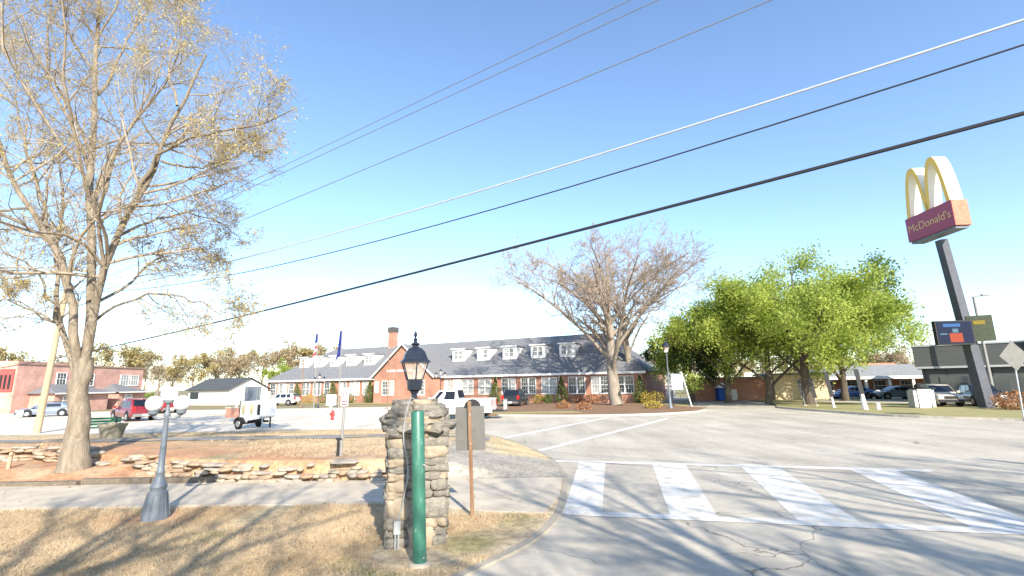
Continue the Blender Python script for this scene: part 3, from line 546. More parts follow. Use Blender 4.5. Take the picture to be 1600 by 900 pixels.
DW = 2.15; DZ0 = 6.0; DZ1 = 7.75
def dormer(sx):
    yf = (DZ0-EZ)/(RZ-EZ)*(DP/2+o_)-o_; ybk = (DZ1-.1-EZ)/(RZ-EZ)*(DP/2+o_)-o_
    d = MB().add([(sx-DW/2, yf, DZ0-.05), (sx+DW/2, yf, DZ0-.05), (sx+DW/2, yf, DZ1), (sx-DW/2, yf, DZ1), (sx-DW/2, ybk+.3, DZ1), (sx+DW/2, ybk+.3, DZ1)], [(0, 1, 2, 3), (1, 5, 2), (0, 3, 4), (2, 5, 4, 3), (0, 4, 5, 1)]).build('dormer', M_white, school)
    MB().box(sx-DW/2-.18, sx+DW/2+.18, yf-.22, ybk+1.1, DZ1+.004, DZ1+.13).build('dormer_roof', M_roof, d)
    MB().box(sx-DW/2-.2, sx+DW/2+.2, yf-.25, yf-.223, DZ1-.02, DZ1+.15).build('dormer_fascia', M_white, d)
    window(d, sx-.68, sx+.68, DZ0+.35, DZ1-.28, yf-.003, 2, 'window_frame')
for px in (475, 498, 523, 549, 577, 718, 757, 798, 843, 889): dormer(s_of(px, -3.2))
# plants along the school front
for px, h, r, lab in [(392, 3.4, .75, 'yellow-green columnar conifer at the left corner of the school'), (463, 3.2, .85, 'columnar conifer beside the leftmost school windows'), (519, 3.5, .95, 'broad columnar conifer behind the fire hydrant'), (577, 3.3, .95, 'columnar conifer left of the school gable'), (774, 3.4, .7, 'yellowish columnar conifer behind the white pickup bed'), (877, 3.3, .75, 'columnar conifer between two school window pairs'), (1001, 3.2, .95, 'dark columnar conifer at the right corner of the school')]:
    s = s_of(px, 1.0); q = SA+su*s+sn*1.1; conifer(px, 620, q[1], h, r, lab)
for px, lm, lab in [(483, M_leafy, 'small yellow shrub left of the taller flagpole'), (505, M_conif, 'low green shrub behind the twin lamp post'), (547, M_conif, 'low green shrub beside the no-parking sign'), (842, M_leafy, 'small yellow shrub by the dark parked car'), (856, M_conif, 'low green shrub under the school window'), (905, M_leafr, 'low rusty shrub under the bare tree branches'), (925, M_leafr, 'rusty shrub left of the bare tree trunk'), (1010, M_leafy, 'small yellow shrub right of the bare trees'), (1024, M_leafy, 'golden shrub before the white shed')]:
    q = SA+su*s_of(px, 2.)+sn*2.; conifer(px, 622, q[1], random.uniform(.9, 1.4), random.uniform(.7, 1.2), lab, 'shrub', lm, 700, 'low shrubs along the school front', 'ball')
for px, py, lab in [(880, 638, 'rusty low bush on the mulch bed'), (912, 640, 'straggly brown bush on the mulch bed by the kerb'), (1020, 638, 'tan bush beside the street lamp')]:
    q = gz(px, py, .1); conifer(px, py, q[1], .7, .8, lab, 'shrub', M_leafr if px < 1000 else M_leafy, 500, 'low bushes on the mulch bed', 'ball')
# flag poles
def flagpole(px, Y, ztop, kind, label):
    p = gy(px, 640, Y); t = thing('flagpole', label, 'flagpole', (p[0], p[1], 0), 0, 'flagpoles before the school')
    MB().tube([(0, 0, 0), (0, 0, ztop)], [.07, .045], 8).build('pole', M_polegrey if kind else M_rust, t); MB().sphere((0, 0, ztop+.08), .1, 10, 6).build('finial', M_galv, t)
    if kind:
        # limp folded flag hanging beside the pole
        rows = 16; H = 2.9; w_ = .5; cols_ = 9
        def cloth(i0, i1, m, nm):
            b = MB(); vs = []
            for i in range(i0, i1+1):
                for k in range(cols_):
                    u = k/(cols_-1); z = ztop-.35-H*i/rows-u*.5*(i/rows); vs.append((-.05-w_*u*(.35+.65*i/rows), .14*math.sin(u*11+i*.35)*(.4+i/rows), z))
            b.add(vs, [(r*cols_+k, r*cols_+k+1, (r+1)*cols_+k+1, (r+1)*cols_+k) for r in range(i1-i0) for k in range(cols_-1)]); o = b.build(nm, m, t, True); md = o.modifiers.new('s', 'SOLIDIFY'); md.thickness = .015
        if kind == 'blue': cloth(0, 16, M_flagb, 'flag')
        else:
            cloth(0, 6, M_flagb, 'flag_canton')
            for j in range(5): cloth(6+2*j, 8+2*j, M_flagr if j % 2 else M_signw, 'flag_stripe')
flagpole(490, 60, gy(490, 517, 60)[2], 'us', 'flagpole with limp red, white and blue striped flag'); flagpole(528.5, 57, gy(529, 512, 57)[2], 'blue', 'flagpole with limp plain navy flag'); flagpole(605, 55, gy(605, 545, 55)[2], None, 'bare rust-brown pole in front of the school gable'); flagpole(469.5, 62, gy(470, 562, 62)[2], None, 'short bare pole left of the striped flag')
# ------------------------------------------------------------------ left brick building
lb = thing('brick_building', 'two-storey pinkish brick building with flat parapet and low porches', 'building', (0, 0, 0))
A = gy(24, 600, 60); B = gy(222, 600, 80); bx, by = A[:2]; du = (B-A)[:2]; bl = float(np.linalg.norm(du)); lb.location = (bx, by, 0); lb.rotation_euler = (0, 0, math.atan2(du[1], du[0]))
MB().box(0, bl, 0, 14, -.3, 5.9).build('wall', M_brick2, lb)
MB().box(-.15, bl+.15, -.15, .35, 5.9, 6.05).build('parapet_cap', mat('parapet_stone', (.35, .24, .19), .9), lb)
for s0, s1, z0, z1 in [(bl*.26, bl*.26+1.3, 3.4, 4.9), (bl*.47, bl*.47+1.4, 3.3, 4.8), (bl*.78, bl*.78+1.5, 3.3, 4.8), (bl*.88, bl*.88+1.4, 3.3, 4.8)]: window(lb, s0, s1, z0, z1, 0., 1)
for s0, s1, pr, zt in ((bl*.10, bl*.50, 3.2, 2.3), (bl*.60, bl*.85, 3.0, 2.3)):
    MB().box(s0, s1, -pr, -.02, -.2, zt).build('porch_wall', M_brick2, lb)
    e = .5; MB().add([(s0-e, -pr-e, zt), (s1+e, -pr-e, zt), (s1+e, 0, zt), (s0-e, 0, zt), (s0+2, -.05, zt+1.2), (s1-2, -.05, zt+1.2)], [(0, 1, 5, 4), (1, 2, 5), (3, 0, 4), (0, 3, 2, 1), (2, 3, 4, 5)]).build('porch_roof', M_roof, lb)
    MB().box(s0-e, s1+e, -pr-e-.06, -pr-e-.003, zt-.12, zt+.05).build('porch_fascia', M_white, lb); window(lb, s0+1.2, s0+2.4, .9, 1.9, -pr, 1)
fb = thing('brick_building', 'brick block with three tall red louvres and white diamond sign', 'building', (bx, by, 0)); fb.rotation_euler = (0, 0, math.radians(8))
MB().box(-16, -.05, -.05, 12, -.3, 6.3).build('wall', M_brick2, fb)
MB().box(-1.75, -.2, -.2, -.052, 2.6, 5.3).build('louvre_frame', mat('louvre_red', (.42, .08, .07), .6), fb)
for i in range(3): MB().box(-1.6+i*.46, -1.34+i*.46, -.24, -.203, 2.9, 4.6).build('louvre', M_plas, fb)
MB().add([(-1.4, -.08, .3), (-.6, -.08, 1.1), (-1.4, -.08, 1.9), (-2.2, -.08, 1.1), (-1.4, -.055, .3), (-.6, -.055, 1.1), (-1.4, -.055, 1.9), (-2.2, -.055, 1.1)], [(0, 1, 2, 3), (4, 7, 6, 5), (0, 4, 5, 1), (1, 5, 6, 2), (2, 6, 7, 3), (3, 7, 4, 0)]).build('diamond_sign', M_signw, fb)
MB().disc((-1.4, -.09, 1.1), (0, 1, 0), .22, .015, 12).build('sign_mark', M_plas, fb)
# white gabled building
p = gy(356, 628, 80); wb = thing('white_building', 'white gabled building with dark roof behind the trailer', 'building', (p[0], p[1], 0), math.radians(-22))
W, D, H = 9.5, 7.5, 2.5; MB().add([(-W, 0, -.2), (0, 0, -.2), (0, D, -.2), (-W, D, -.2), (-W, 0, H), (0, 0, H), (0, D, H), (-W, D, H), (0, D/2, H+1.6), (-W, D/2, H+1.6)], [(0, 1, 5, 4), (1, 2, 6, 8, 5), (2, 3, 7, 6), (3, 0, 4, 9, 7)]).build('wall', M_white, wb)
for s in (0, 1):
    e = -.5 if s == 0 else D+.5; vs = [(-W-.4, e, H-.23), (.4, e, H-.23), (.4, D/2, H+1.7), (-W-.4, D/2, H+1.7)]; vs += [(x, y, z+.12) for x, y, z in vs]; MB().add(vs, [(0, 1, 2, 3), (7, 6, 5, 4), (0, 4, 5, 1), (1, 5, 6, 2), (2, 6, 7, 3), (3, 7, 4, 0)]).build('roof', M_dgrey, wb)
MB().box(-9, -7, -.05, -.003, .9, 2.).build('window', M_glass, wb)
p = gy(1006, 620, 74); ws = thing('white_shed', 'plain white shed at the right end of the school', 'building', (p[0], p[1], 0), math.radians(-20))
MB().box(0, 4.2, 0, 6, 0, 4.2).build('wall', M_white, ws); MB().box(-.15, 4.35, -.15, 6.15, 4.2, 4.4).build('roof', M_roof, ws); MB().box(.1, 4.1, -.04, -.003, 1.75, 1.9).build('trim', M_polegrey, ws)
# ------------------------------------------------------------------ right hand buildings
p = gy(1213, 628, 60); cb = thing('cream_building', 'cream walled building behind the leafy tree trunks', 'building', (p[0], p[1], 0), math.radians(-12))
MB().box(0, 6, 0, 8, -.2, 3.).build('wall', M_cream, cb); MB().box(-.3, 6.3, -.3, 8.3, 3., 3.25).build('roof', M_roof, cb); MB().box(-9, -.02, 1, 8, -.2, 2.7).build('brick_wing', M_brick, cb); MB().box(-9.2, -.31, .8, 8.2, 2.7, 2.9).build('wing_roof', M_roof, cb)
p = gy(1282, 626, 66); cl = thing('colonnade_building', 'low building with white columns, brick wall and grey roof', 'building', (p[0], p[1], 0), math.radians(-10))
MB().box(0, 17, 2, 10, -.2, 2.6).build('wall', M_brick, cl); e = MB(); e.add([(-.4, -.3, 2.65), (17.4, -.3, 2.65), (17.4, 10.3, 2.65), (-.4, 10.3, 2.65), (3, 5, 4.3), (14, 5, 4.3)], [(0, 1, 5, 4), (1, 2, 5), (2, 3, 4, 5), (3, 0, 4), (3, 2, 1, 0)]); e.build('roof', mat('pale_roof', (.24, .245, .24), .9), cl)
MB().box(-.42, 17.42, -.34, -.303, 2.35, 2.72).build('fascia', M_white, cl)
for i in range(7): MB().box(.1+i*2.75, .4+i*2.75, -.1, .2, 0, 2.36).build('column', M_white, cl)
for i in range(5): window(cl, 1.2+i*3.2, 2.6+i*3.2, .9, 2.1, 2., 1)
p = gy(1352, 605, 82); oh = thing('orange_roof_house', 'house with faded orange roof behind the colonnade', 'house', (p[0], p[1], 0), math.radians(-10))
MB().box(0, 8, 0, 7, 0, 3.2).build('wall', M_cream, oh); MB().add([(-.4, -.4, 3.2), (8.4, -.4, 3.2), (8.4, 7.4, 3.2), (-.4, 7.4, 3.2), (1.5, 3.5, 5.), (6.5, 3.5, 5.)], [(0, 1, 5, 4), (1, 2, 5), (2, 3, 4, 5), (3, 0, 4), (3, 2, 1, 0)]).build('roof', mat('orange_roof', (.45, .22, .12), .9), oh)
p = gy(1130, 629, 62); bt_ = thing('blue_kiosk', 'small bright blue covered stall with pale roof among the trees', 'stall', (p[0], p[1], .1))
MB().box(-.7, .75, -.6, .6, 0, 1.5).build('body', M_bluesheet, bt_); MB().add([(-.85, -.7, 1.5), (.9, -.7, 1.5), (.9, .7, 1.5), (-.85, .7, 1.5), (0, 0, 2.2)], [(0, 1, 4), (1, 2, 4), (2, 3, 4), (3, 0, 4), (3, 2, 1, 0)]).build('roof', M_white, bt_); MB().box(.9, 1.6, -.5, .5, 0, 1.3).build('side_box', M_galv, bt_)
# dark restaurant
p = gy(1449, 628, 47.5); rs = thing('restaurant', 'low charcoal restaurant with pale parapet line behind the golden arches sign', 'building', (p[0], p[1], 0), math.radians(-40))
MB().box(0, 22, 0, 16, -.1, 3.4).build('wall', M_dgrey, rs); MB().box(-.45, 22.3, -.45, 16.3, 3.4, 5.35).build('parapet', M_dgrey, rs); MB().box(-.5, 22.35, -.5, -.453, 3.28, 3.46).build('trim_band', M_galv, rs); MB().box(-.5, 22.35, -.52, 16.35, 5.35, 5.5).build('coping', M_galv, rs)
MB().box(7.3, 20, -.95, -.46, 4.4, 6.3).build('roof_fascia', mat('fascia_blue', (.16, .22, .30), .5), rs)
for i in range(4): w_ = MB().box(1.2+i*2.6, 3.2+i*2.6, -.05, -.003, .7, 2.5).build('window', M_glass, rs)
for i in range(14): MB().box(.2+i*1.55, .24+i*1.55, -.02, -.001, 0, 3.27).build('cladding_joint', M_plas, rs)
# golden arches sign
mp = gz(1543, 637, .1); tp = gy(1472, 380, 39.)
sg = thing('restaurant_sign', 'tall roadside sign with golden double arches over a dark red name panel', 'sign', (mp[0], mp[1], 0))
tl = Vector((tp[0]-mp[0], tp[1]-mp[1], tp[2]))
MB().tube([(0, 0, -.1), tuple(tl*.5), tuple(tl*1.02)], [.52, .46, .42], 4).build('pole', mat('slate_pole', (.085, .09, .105), .6, .15, 2), sg)
SC = gy(1463, 347, 39.)-np.array([mp[0], mp[1], 0]); az = math.radians(-93); U_ = Vector((math.cos(az), math.sin(az), 0)); Nn = Vector((U_.y, -U_.x, 0))  # faces -x side
if Nn.x > 0: Nn = -Nn
def sgp(name, m, polys, d0, d1, parent=sg):
    b = MB()
    for poly in polys:
        n = len(poly); vs = [Vector(SC)+U_*u+Vector((0, 0, z))+Nn*d0 for u, z in poly]+[Vector(SC)+U_*u+Vector((0, 0, z))+Nn*d1 for u, z in poly]
        b.add(vs, [tuple(range(n)), tuple(range(2*n-1, n-1, -1))]+[((i+1) % n, i, n+i, n+(i+1) % n) for i in range(n)])
    return b.build(name, m, parent)
pan = sgp('panel', M_signred, [[(-2.45, -1.05), (2.45, -1.05), (2.45, 1.05), (-2.45, 1.05)]], .62, -.62)
sgp('panel_edge', mat('edge_sunlit_orange', (.42, .17, .10), .5), [[(2.453, -1.04), (2.47, -1.04), (2.47, 1.04), (2.453, 1.04)]], .6, -.6, pan)  # sunlight on the box's near end painted in as a lighter orange
sgp('panel_base', M_lampgrey, [[(-2.3, -1.25), (2.3, -1.25), (2.3, -1.053), (-2.3, -1.053)]], .5, -.5, pan)
# arches: each arch a swept parabola-like band
def arch(c0, c1, ztop, wd):
    n = 22; out = []; ins_ = []
    for i in range(n+1):
        t = -1+2*i/n; x = (c0+c1)/2+(c1-c0)/2*t; z = 1.06+(ztop-1.06)*(1-abs(t)**2.6); out.append((x, z))
    for i in range(n+1):
        t = -1+2*i/n; x = (c0+c1)/2+((c1-c0)/2-wd)*t; z = 1.06+(ztop-.55-1.06)*(1-abs(t)**2.4); ins_.append((x, z))
    return [[out[i], out[i+1], ins_[i+1], ins_[i]] for i in range(n)]
for c0, c1 in ((-2.3, .12), (-.12, 2.3)):
    ar = sgp('arch', M_archw, arch(c0, c1, 5.3, .38), .5, -.5)
    sgp('arch_face', M_gold, arch(c0, c1, 5.3, .38), .505, .525, ar); sgp('arch_face', M_gold, arch(c0, c1, 5.3, .38), -.525, -.505, ar)
cu = bpy.data.curves.new('name_text', 'FONT'); cu.body = "McDonald's"; cu.size = .95; cu.align_x = 'CENTER'; cu.align_y = 'CENTER'; cu.extrude = .012
to = bpy.data.objects.new('name_text', cu); col.objects.link(to); dg = bpy.context.evaluated_depsgraph_get(); me = bpy.data.meshes.new_from_object(to.evaluated_get(dg)); bpy.data.objects.remove(to)
lt = link(me, 'lettering', M_letter, pan); lt.matrix_local = Matrix.Translation(Vector(SC)+Nn*.63)@Matrix(((U_.x, 0, Nn.x, 0), (U_.y, 0, Nn.y, 0), (0, 1, 0, 0), (0, 0, 0, 1)))
# message board on the same pole
c = gy(1488, 520, 38.4)-np.array([mp[0], mp[1], 0]); rb = math.radians(-8)
def board(x0, x1, z0, z1, y0, y1, m, name, parent, rot=rb, org=c):
    o = MB().box(x0, x1, y0, y1, z0, z1, rot=rot, about=(0, 0)).build(name, m, parent); o.location = tuple(org) if parent is sg else (0, 0, 0); return o
bd = board(-1.25, 1.4, -.95, .95, -.18, .18, M_plas, 'message_board', sg)
board(-1.15, 1.3, -.85, .85, -.2, -.183, M_scr_k, 'screen', bd); board(-.35, .55, -.75, -.05, -.215, -.203, M_scr_o, 'screen_image', bd); board(-.1, .3, .0, .3, -.215, -.203, M_scr_t, 'screen_image', bd); board(-.7, .5, .45, .7, -.215, -.203, M_scr_b, 'screen_lettering', bd); board(-1., -.5, -.15, -.05, -.215, -.203, M_scr_t, 'screen_lettering', bd)
c2 = gy(1532, 513, 38.2)-np.array([mp[0], mp[1], 0]); b2 = board(-.75, .75, -1.0, 1.0, -.18, .18, mat('board_olive', (.07, .08, .05), .5), 'rear_board', sg, math.radians(-35), c2)
board(-.4, .3, .3, .6, -.2, -.183, M_leafy, 'board_print', b2, math.radians(-35), c2)
# tall light pole, diamond sign, bins, posts and verge objects at the right
p = gz(1556, 632, .1); t = thing('light_pole', 'slim grey light pole with short arm behind the golden arches sign', 'lamp post', (p[0], p[1], 0)); top = gy(1521, 464, p[1])-np.array([p[0], p[1], 0])
MB().tube([(0, 0, 0), tuple(top)], [.14, .10], 10).build('pole', M_polegrey, t, True); MB().tube([tuple(top), tuple(top+np.array([.9, 0, .15]))], .05, 8).build('arm', M_polegrey, t); MB().box(top[0]+.7, top[0]+1.4, top[1]-.15, top[1]+.15, top[2]+.08, top[2]+.22).build('lamp_head', M_polegrey, t); MB().box(-.35, .35, -.35, .35, -.05, .25).build('base', M_kerb, t)
p = gz(1600, 655, .1); t = thing('diamond_sign', 'back of a diamond road sign on a leaning post by the restaurant', 'sign', (p[0], p[1], 0)); q = gy(1583, 556, p[1]+.0)-np.array([p[0], p[1], 0])
MB().tube([(0, 0, 0), (q[0]*1.25, 0, q[2]*1.25)], .04, 8).build('post', M_galv, t); MB().add([(q[0], -.06, q[2]-.85), (q[0]+.85, -.06, q[2]), (q[0], -.06, q[2]+.85), (q[0]-.85, -.06, q[2]), (q[0], -.045, q[2]-.85), (q[0]+.85, -.045, q[2]), (q[0], -.045, q[2]+.85), (q[0]-.85, -.045, q[2])], [(0, 1, 2, 3), (4, 7, 6, 5), (0, 4, 5, 1), (1, 5, 6, 2), (2, 6, 7, 3), (3, 7, 4, 0)]).build('plate', M_alu, t)
p = gz(1442, 637, .1); t = thing('trash_bin', 'white tapered trash bin with black bag bulging out of the top', 'bin', (p[0], p[1], .1), math.radians(-8))
MB().box(-.5, .5, -.5, .5, 1.45, 0, taper=.12).build('body', M_white, t); MB().box(.5, .75, -.4, .4, .05, 1.4).build('side_panel', M_galv, t); MB().box(-.75, -.515, -.4, .4, .05, 1.35).build('side_panel', M_galv, t); MB().box(-.56, .8, -.55, .55, 1.45, 1.55).build('rim', M_plas, t)
bb = MB().sphere((0, 0, 1.65), .36, 12, 8, .8).build('bag', M_plas, t, True)
for px, py, ht, lab in ((1258, 634, 2.4, 'dark banner post beside the stout tree trunk'), (1276, 634, 2.4, 'dark banner post right of the stout tree trunk'), (1303, 637, 2.9, 'dark banner post with pale foot before the colonnade'), (1352, 640, 3.1, 'banner post with bright white sleeve by the kerb')):
    p = gz(px, py, .1); t = thing('banner_post', lab, 'post', (p[0], p[1], .1), 0, 'dark posts along the right kerb'); ln = -.35
    MB().tube([(0, 0, 0), (ln, 0, ht)], .06, 8).build('pole', M_polegrey, t)
    MB().slabxz([(ln*.3-.16, ht*.3), (ln*.3+.2, ht*.3), (ln+.2, ht), (ln-.16, ht)], -.09, -.062).build('banner', M_plas, t)
    if px > 1290: MB().tube([(0.02, 0, 0), (ln*.35+.02, 0, ht*.38)], [.2 if px > 1340 else .1, .14 if px > 1340 else .08], 10).build('sleeve', M_white, t)
    MB().disc((0, 0, .03), (0, 0, 1), .18, .06, 12).build('foot', M_kerb, t)
p = gz(1373, 640, .1); t = thing('marker_stub', 'short white marker stub beside the white sleeved post', 'post', (p[0], p[1], .1)); MB().lathe([(.15, 0), (.15, .45), (.1, .5)], 12).build('body', M_white, t); MB().disc((0, 0, .4), (0, 0, 1), .155, .08, 12).build('band', M_galv, t)
q = gz(1592, 640, .1); conifer(1592, 640, q[1], 1.3, 1.4, 'rusty red low hedge beside the light pole', 'hedge', M_leafr, 1500, None, 'ball')
# street lamps
def street_lantern(parent, z, s=1., m=M_black):
    """four sided tapered lantern: seat at z"""
    b = MB(); b.lathe([(.05*s, z), (.05*s, z+.06*s), (.11*s, z+.08*s), (.11*s, z+.11*s)], 8); b.build('lantern_seat', m, parent)
    c = MB(); q = math.pi/4
    lo, hi, z0, z1 = .125*s, .24*s, z+.12*s, z+.52*s
    for k in range(4):
        a = q+k*math.pi/2; c.tube([(lo*1.414*math.cos(a)*.75, lo*1.414*math.sin(a)*.75, z0), (hi*math.cos(a)*1.12, hi*math.sin(a)*1.12, z1)], .012*s, 4)
    c.build('lantern_cage', m, parent)
    g_ = MB(); g_.lathe([(lo, z0), (hi*1.05, z1)], 4, ph=q); g_.build('lantern_glass', M_lglass, parent)
    MB().lathe([(hi*1.3, z1), (hi*1.32, z1+.03*s), (hi*1.12, z1+.13*s), (hi*.75, z1+.26*s), (hi*.3, z1+.36*s), (.03*s, z1+.4*s), (.07*s, z1+.43*s), (.02*s, z1+.47*s), (.04*s, z1+.55*s), (.01*s, z1+.64*s)], 8, ph=q).build('lantern_roof', m, parent, True)
M_lglass, t_, b_ = newmat('lantern_glass'); b_.inputs['Base Color'].default_value = (.75, .62, .52, 1); b_.inputs['Roughness'].default_value = .25; b_.inputs['Alpha'].default_value = .38; b_.inputs['Specular IOR Level'].default_value = .5
p = gz(1048, 638, .1); t = thing('street_lamp', 'old-fashioned green lantern street lamp on the mulch bed', 'street lamp', (p[0], p[1], .1)); Ht = gy(1041, 553, p[1])[2]-.1
MB().lathe([(.2, 0), (.2, .15), (.13, .3), (.1, .9), (.065, 1.0), (.055, Ht-.1), (.09, Ht-.05), (.09, Ht)], 10).build('post', M_lampgrey, t, True); street_lantern(t, Ht, 1.25)
p = gz(1054, 636, .1); t = thing('notice_sign', 'small pale blue notice sign beside the lantern street lamp', 'sign', (p[0]+.15, p[1]+.6, .1)); MB().box(-.05, .0, -.04, .04, 0, 3.0).build('post', M_plas, t); MB().box(-.1, 1.0, -.08, -.043, 1.6, 3.1).build('panel', mat('notice_blue', (.35, .45, .58), .5, .3, 6), t); MB().tube([(1.7, 0, 0), (.95, 0, 3.3)], .06, 8).build('strut', M_white, t); MB().disc((1.7, 0, .02), (0, 0, 1), .15, .04, 10).build('foot', M_kerb, t)
def lamp_twin(px, Y, ztop, label):
    p = gy(px, 630, Y); t = thing('twin_lamp', label, 'street lamp', (p[0], p[1], 0), 0, 'lantern posts before the school'); MB().lathe([(.14, 0), (.14, .5), (.06, .7), (.045, ztop-.7)], 8).build('post', M_black, t, True); MB().tube([(-.55, 0, ztop-.75), (0, 0, ztop-.9), (.55, 0, ztop-.75)], .035, 6).build('arm', M_black, t)
    for s in (-1, 0, 1):
        x = s*.55; z = ztop-.75+(.35 if s == 0 else 0); h_ = MB().lathe([(.08, z), (.18, z+.4)], 6, (x, 0)).build('lantern', M_lglass, t); MB().lathe([(.22, z+.4), (.1, z+.55), (.01, z+.68)], 6, (x, 0)).build('lantern_roof', M_black, h_)
lamp_twin(497, 60, gy(497, 587, 60)[2], 'black lantern post left of the navy flag'); lamp_twin(688, 62, gy(688, 580, 62)[2], 'black lantern post behind the white pickup cab')
# ------------------------------------------------------------------ vehicles
def loft(st, prof, m, name, parent, smooth=True):
    b = MB(); n = len(prof(*st[0][1:])); vs = []
    for s in st: vs += [(s[0], y, z) for y, z in prof(*s[1:])]
    b.add(vs, [(i*n+k, i*n+(k+1) % n, (i+1)*n+(k+1) % n, (i+1)*n+k) for i in range(len(st)-1) for k in range(n)]+[tuple(range(n-1, -1, -1)), tuple(range((len(st)-1)*n, len(st)*n))]); return b.build(name, m, parent, smooth)
def rr(zb, zt, hw, c=.12): return [(-hw+c*.6, zb), (hw-c*.6, zb), (hw, zb+c), (hw, (zb+zt)/2), (hw-.03, zt-c), (hw-.03-c, zt), (-hw+.03+c, zt), (-hw+.03, zt-c), (-hw, (zb+zt)/2), (-hw, zb+c)]
def cabp(z0, z1, wb_, wt): 
    c = .06; return [(-wb_, z0), (wb_, z0), (wt+.01, z1-c), (wt-c, z1), (-wt+c, z1), (-wt-.01, z1-c)]
def car(name, label, kind, pm, x, y, heading, group=None, scale=1., z=0.):
    t = thing(name, label, {'suv': 'car', 'sedan': 'car', 'pickup': 'pickup'}[kind], (x, y, z), heading, group); t.scale = (scale,)*3
    S = {'suv': dict(L=4.8, W=1.92, H=1.80, belt=1.08, hood=1.04, cab=[(1.25, 1.06), (.45, 1.70), (-.2, 1.79), (-1.7, 1.77), (-2.32, 1.12)], wb=1.42, tail=1.08, wr=.38),
         'sedan': dict(L=4.7, W=1.82, H=1.46, belt=.95, hood=.90, cab=[(1.15, .93), (.35, 1.38), (-.3, 1.45), (-1.2, 1.38), (-1.95, .98)], wb=1.38, tail=.98, wr=.33),
         'pickup': dict(L=5.8, W=2.02, H=1.95, belt=1.25, hood=1.20, cab=[(1.35, 1.22), (.65, 1.85), (.2, 1.94), (-.55, 1.92), (-.72, 1.26)], wb=1.85, tail=1.28, wr=.42)}[kind]
    h = S['L']/2; w_ = S['W']/2; zb = .34 if kind != 'sedan' else .24; hd = S['hood']; be = S['belt']; front = S['cab'][0][0]
    rear = -h if kind != 'pickup' else -.8
    st = [(h, zb+.12, hd-.28, w_*.86), (h-.1, zb+.02, hd-.16, w_*.95), (h-.45, zb, hd-.05, w_*.99), (front, zb, hd+.02, w_), (0, zb, be, w_), (rear+.5, zb, be, w_), (rear+.12, zb+.02, S['tail'], w_*.97), (rear, zb+.12, S['tail']-.1, w_*.93)]
    body = loft(st, rr, pm, 'body', t)
    cb_ = S['cab']; wt = w_*.80
    cst = [(cx_, be-.04, cz_, w_*.955, wt if cz_ > be+.25 else w_*.93) for cx_, cz_ in cb_]
    loft(cst, cabp, pm, 'cabin', t)
    # glazing just proud of the cabin
    def sp(cx_, z_, s, k=.012):   # point on cabin side
        zt = np.interp(-cx_, [-q[0] for q in cb_], [q[1] for q in cb_]); f_ = (z_-(be-.04))/max(.05, (zt-.06)-(be-.04)); return (cx_, s*((w_*.955)*(1-f_)+(wt+.01)*f_+k), z_)
    topz = S['H']-.15; z0 = be+.03
    for s in (-1, 1):
        xs_ = [cb_[0][0]-.30, -.05, -1.0, -1.75] if kind == 'suv' else ([cb_[0][0]-.32, 0., -1.25] if kind == 'sedan' else [cb_[0][0]-.32, -.5])
        for i in range(len(xs_)-1):
            xa, xb = xs_[i]-.04, xs_[i+1]+.04; xa_top = xa if i else cb_[1][0]-.05; xbt = xb if i < len(xs_)-2 or kind == 'pickup' else xb+.08
            tz = topz
            vs = [sp(xa, z0, s), sp(xb, z0, s), sp(xbt, tz, s), sp(min(xa_top, xa), tz, s)]; MB().add(vs+[(a_, b2_-s*.02, c_) for a_, b2_, c_ in vs], [(0, 1, 2, 3), (7, 6, 5, 4), (0, 4, 5, 1), (1, 5, 6, 2), (2, 6, 7, 3), (3, 7, 4, 0)]).build('side_window', M_dglass, t)
        MB().box(front-.32, front-.1, s*w_-.0 if s > 0 else -w_-.2, w_+.2 if s > 0 else -w_, be, be+.16).build('mirror', pm, t)
    def endglass(i0, i1, nm, sgn):
        (xa, za), (xb, zb_) = cb_[i0], cb_[i1]; k = .14; pa = (xa+(xb-xa)*k, za+(zb_-za)*k); pb = (xa+(xb-xa)*.9, za+(zb_-za)*.9); o1 = .015*sgn; ya, yb_ = w_*.84, wt*.90
        vs = [(pa[0]+o1, -ya, pa[1]+.015), (pa[0]+o1, ya, pa[1]+.015), (pb[0]+o1, yb_, pb[1]+.015), (pb[0]+o1, -yb_, pb[1]+.015)]; MB().add(vs+[(a_-o1*2, b2_, c_-.03) for a_, b2_, c_ in vs], [(0, 1, 2, 3), (7, 6, 5, 4), (0, 4, 5, 1), (1, 5, 6, 2), (2, 6, 7, 3), (3, 7, 4, 0)]).build(nm, M_dglass, t)
    endglass(0, 1, 'windscreen', 1); endglass(-1, -2, 'rear_window', -1)
    for sx in (1, -1):
        for s in (-1, 1):
            wx = sx*S['wb']; r_ = S['wr']; a_ = MB().disc((wx, s*(w_-.10), r_+.06), (0, 1, 0), r_+.09, .215, 22).build('wheel_arch', M_plas, t)
            wh = MB().tube([(wx, s*(w_-.22), r_), (wx, s*(w_-.2), r_), (wx, s*(w_+.0), r_), (wx, s*(w_+.025), r_)], [r_-.04, r_, r_, r_-.03], 22).build('wheel', M_tyre, t, True); MB().tube([(wx, s*(w_+.015), r_), (wx, s*(w_+.035), r_)], [r_*.66, r_*.6], 16).build('rim', M_rim, wh)
    for s in (-1, 1):
        MB().box(h-.22, h-.02, s*w_*.62-.2, s*w_*.62+.2, hd-.32, hd-.16).build('headlight', M_head, t)
        tx = -h; MB().box(tx-.02, tx+.16, s*w_*.86-.12, s*w_*.86+.12, (.75 if kind == 'sedan' else .82), (.93 if kind == 'sedan' else 1.22)).build('tail_light', M_red, t)
